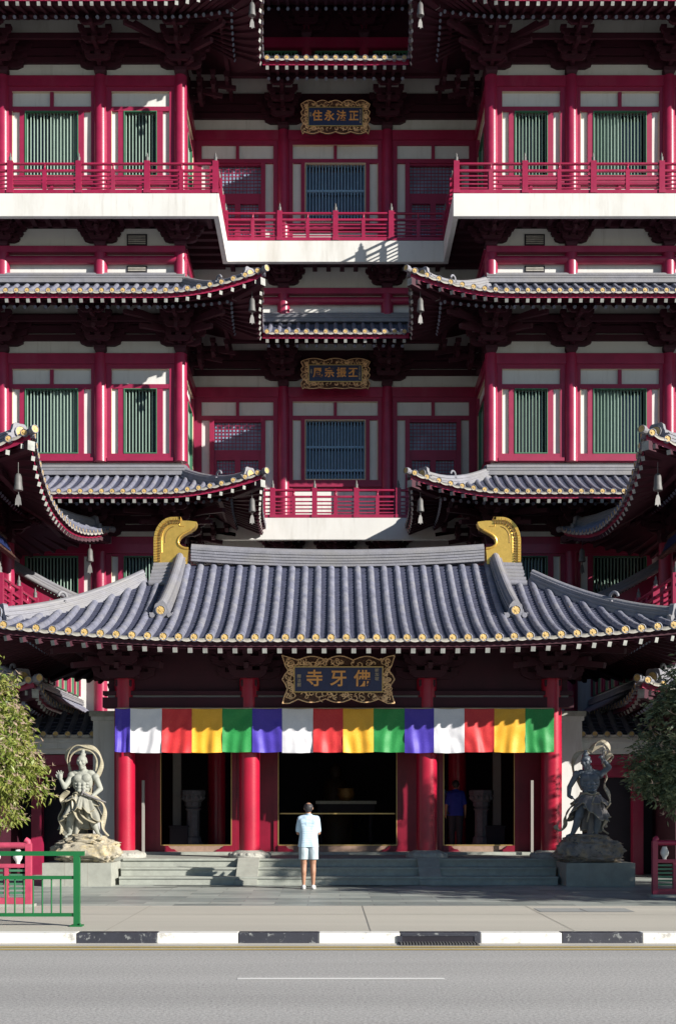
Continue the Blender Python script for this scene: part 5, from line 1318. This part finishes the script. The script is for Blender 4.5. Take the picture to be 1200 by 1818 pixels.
# ------------------------------------------------------------------ trees
def leafmat(name, c1, c2, c3):
    m = bpy.data.materials.new(name); m.use_nodes = True; N = m.node_tree; n = N.nodes; L = N.links; b = n['Principled BSDF']
    tc = n.new('ShaderNodeTexCoord'); nz = n.new('ShaderNodeTexNoise'); nz.inputs['Scale'].default_value = 5; nz.inputs['Detail'].default_value = 8; nz.inputs['Roughness'].default_value = .8; L.new(tc.outputs['Object'], nz.inputs['Vector'])
    r = n.new('ShaderNodeValToRGB'); e = r.color_ramp.elements; e[0].position = .36; e[1].position = .64; e[0].color = (*c1, 1); e[1].color = (*c3, 1); x = e.new(.5); x.color = (*c2, 1)
    L.new(nz.outputs['Fac'], r.inputs['Fac']); L.new(r.outputs['Color'], b.inputs['Base Color']); b.inputs['Roughness'].default_value = .45
    t = n.new('ShaderNodeBsdfTranslucent'); L.new(r.outputs['Color'], t.inputs['Color']); mx = n.new('ShaderNodeMixShader'); mx.inputs['Fac'].default_value = .3
    L.new(b.outputs[0], mx.inputs[1]); L.new(t.outputs[0], mx.inputs[2]); L.new(mx.outputs[0], n['Material Output'].inputs['Surface']); return m
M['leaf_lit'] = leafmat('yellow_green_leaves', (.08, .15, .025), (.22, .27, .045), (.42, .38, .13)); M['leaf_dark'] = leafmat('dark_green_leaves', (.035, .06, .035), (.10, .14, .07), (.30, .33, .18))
M['dry'] = mat('dry_twigs', (.46, .34, .26), .8, vary=.3, scale=10)
M['bark'] = mat('bark', (.12, .09, .07), .9, vary=.3, scale=9, bump=.6, bscale=20)
def tree(name, label, base, blobs, nclump, leafm, seed, leafL=.11, droop=.7, twig=0.3, group=None, lpc=26):
    rn = random.Random(seed); Tr = thing(name, label, 'tree', base, group)
    t = MB(); x, y, z = base; cz = min(b[2]-b[5] for b in blobs); cen = V(blobs[0][:3])
    fork = V((x, y, z+(cz-z)*.9)); t.tube([(x, y, z-.05), (x+.02, y, z+(cz-z)*.4), fork], [.13, .1, .085], 10, 0)
    ends = []
    for bx, by, bz, rx, ry, rz_ in blobs:
        for _ in range(4):
            p = V((bx+rn.uniform(-.6, .6)*rx, by+rn.uniform(-.6, .6)*ry, bz+rn.uniform(-.4, .6)*rz_)); m = fork.lerp(p, .5)+V((rn.uniform(-.15, .15), rn.uniform(-.1, .1), .1))
            t.tube([fork, m, p], [.06, .035, .012], 7, 0); ends.append(p)
    build(t, 'trunk', ['bark'], Tr)
    lf = MB(); tw = MB()
    for _ in range(nclump):
        bx, by, bz, rx, ry, rz_ = rn.choice(blobs)
        while True:
            d = V((rn.uniform(-1, 1), rn.uniform(-1, 1), rn.uniform(-1, 1)))
            if .3 < d.length < 1: break
        f = (.55+.45*rn.random()) if rn.random() < .8 else rn.random()
        d = d.normalized()*f; c = V((bx+d.x*rx, by+d.y*ry, bz+d.z*rz_)); c += V((noise.noise(c*1.7), noise.noise(c*1.7+V((5, 5, 5))), noise.noise(c*1.7+V((9, 1, 3)))))*.36
        out = V((d.x, d.y, d.z*.6+.1)).normalized()
        if rn.random() < twig:
            e = c+out*rn.uniform(.08, .24); s = rn.choice([0, 0, 1])
            for _k in range(6): q = e+V((rn.uniform(-1, 1), rn.uniform(-1, 1), rn.uniform(-.3, 1)))*.09; tw.add([e, e+V((.014, 0, .012)), q], [(0, 1, 2)], 0)
            tw.add([c, c+V((.018, 0, .012)), e], [(0, 1, 2)], 0)
        for _k in range(lpc):
            ln = leafL*rn.uniform(.6, 1.25); a = rn.uniform(0, 2*pi); dd = (V((cos(a), sin(a), rn.uniform(-.3, .5)))+out*.5-V((0, 0, droop*rn.uniform(.4, 1.6)))).normalized()
            st = c+V((rn.gauss(0, .075), rn.gauss(0, .075), rn.gauss(0, .06))); sd_ = dd.cross(V((rn.uniform(-1, 1), rn.uniform(-1, 1), rn.uniform(-.3, 1)))).normalized()*ln*.14; md = st+dd*ln*.5+V((0, 0, .01))
            lf.add([st, md+sd_, st+dd*ln, md-sd_], [(0, 1, 2, 3)], 0)
    build(lf, 'crown', [leafm], Tr)
    if tw.v: build(tw, 'twigs', ['dry'], Tr)
    return Tr
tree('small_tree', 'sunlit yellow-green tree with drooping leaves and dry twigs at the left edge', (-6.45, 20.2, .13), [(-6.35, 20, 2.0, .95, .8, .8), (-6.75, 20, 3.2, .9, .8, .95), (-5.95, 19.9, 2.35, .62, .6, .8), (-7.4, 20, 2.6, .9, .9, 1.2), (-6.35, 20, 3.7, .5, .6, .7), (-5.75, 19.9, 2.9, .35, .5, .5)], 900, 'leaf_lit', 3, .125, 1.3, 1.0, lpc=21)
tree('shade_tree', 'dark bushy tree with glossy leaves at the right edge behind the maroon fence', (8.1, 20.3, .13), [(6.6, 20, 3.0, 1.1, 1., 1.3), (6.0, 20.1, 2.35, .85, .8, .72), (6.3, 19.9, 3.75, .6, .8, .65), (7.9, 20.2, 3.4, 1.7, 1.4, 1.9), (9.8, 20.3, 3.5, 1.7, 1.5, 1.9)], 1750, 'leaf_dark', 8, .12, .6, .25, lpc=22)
tree('unseen_tree', 'large unseen leafy tree added beyond the right edge to shade the forecourt', (13.6, 16.4, .13), [(11.2, 16.2, 4.0, 1.9, 1.6, 1.5), (13.8, 16.4, 4.4, 2.2, 1.8, 2.0), (16.2, 16.4, 4.8, 2., 1.8, 2.2), (13.2, 16.4, 6.2, 2.2, 1.7, 1.6)], 1500, 'leaf_dark', 21, .2, .5, 0, lpc=22)  # unseen tree, added to throw shade on the forecourt
# ------------------------------------------------------------------ railings by the pavement
R_ = thing('green_railing', 'bright green metal pedestrian railing with upright bars at the left kerb', 'railing', (-3.55, 15.25, .13))
b = MB(); y = 15.25; xr = -3.6
b.beam((-12, y, 1.115), (xr+.1, y, 1.115), .07, .06, 0); b.beam((-12, y, .79), (xr-.04, y, .79), .05, .045, 0); b.beam((-12, y, .285), (xr-.04, y, .285), .05, .045, 0)
build(b, 'rail', ['greenmetal'], R_)
for i in range(16): x = xr-.22-i*.124; b = MB(); b.tube([(x, y, .305), (x, y, .77)], .011, 8, 0); build(b, 'baluster', ['greenmetal'], R_)
for x in (xr, xr-2.2, xr-4.4): b = MB(); b.box(x-.04, x+.04, y-.04, y+.04, .14, 1.085, 0); b.box(x-.08, x+.08, y-.08, y+.08, .13, .15, 0); b.tube([(x+.055, y-.055, .15), (x+.055, y-.055, .175)], .014, 6, 0); build(b, 'post', ['greenmetal'], R_)
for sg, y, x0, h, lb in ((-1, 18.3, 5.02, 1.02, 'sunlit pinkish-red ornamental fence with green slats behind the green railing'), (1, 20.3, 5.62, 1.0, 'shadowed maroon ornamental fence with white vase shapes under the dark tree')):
    F_ = thing('ornamental_fence', lb, 'fence', (sg*x0, y, .13), 'ornamental fences at both edges of the forecourt'); mm = 'pink' if sg < 0 else 'red'  # lit fence gets the pink copy, shaded fence the plain red
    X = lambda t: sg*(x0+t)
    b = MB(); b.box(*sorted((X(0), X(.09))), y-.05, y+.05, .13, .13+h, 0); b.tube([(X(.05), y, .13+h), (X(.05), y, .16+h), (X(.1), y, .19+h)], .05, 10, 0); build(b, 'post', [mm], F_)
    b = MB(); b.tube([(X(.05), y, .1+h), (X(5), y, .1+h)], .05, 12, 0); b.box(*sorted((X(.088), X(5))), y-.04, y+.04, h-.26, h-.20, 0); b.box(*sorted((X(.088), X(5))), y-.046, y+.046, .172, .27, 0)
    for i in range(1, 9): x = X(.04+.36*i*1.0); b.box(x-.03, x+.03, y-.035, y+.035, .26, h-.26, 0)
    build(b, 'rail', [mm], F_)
    b = MB()
    for i in range(8):
        for k_ in range(6): z = .33+k_*(h-.62)/5.5; b.box(*sorted((X(.1+.36*i), X(.36+.36*i))), y-.015, y+.03, z, z+.035, 0)
    build(b, 'slats', ['green'], F_)
    b = MB()
    for i in range(8): b.lathe((X(.22+.36*i), y, h-.2), [(.035, 0), (.035, .03), (.075, .09), (.08, .13), (.05, .2), (.035, .23)], 12, 0)
    build(b, 'vase_balusters', ['white'], F_)
    b = MB(); b.box(*sorted((X(-.05), X(5))), y-.12, y+.12, .12, .17, 0); build(b, 'kerb_base', ['plinth'], F_)
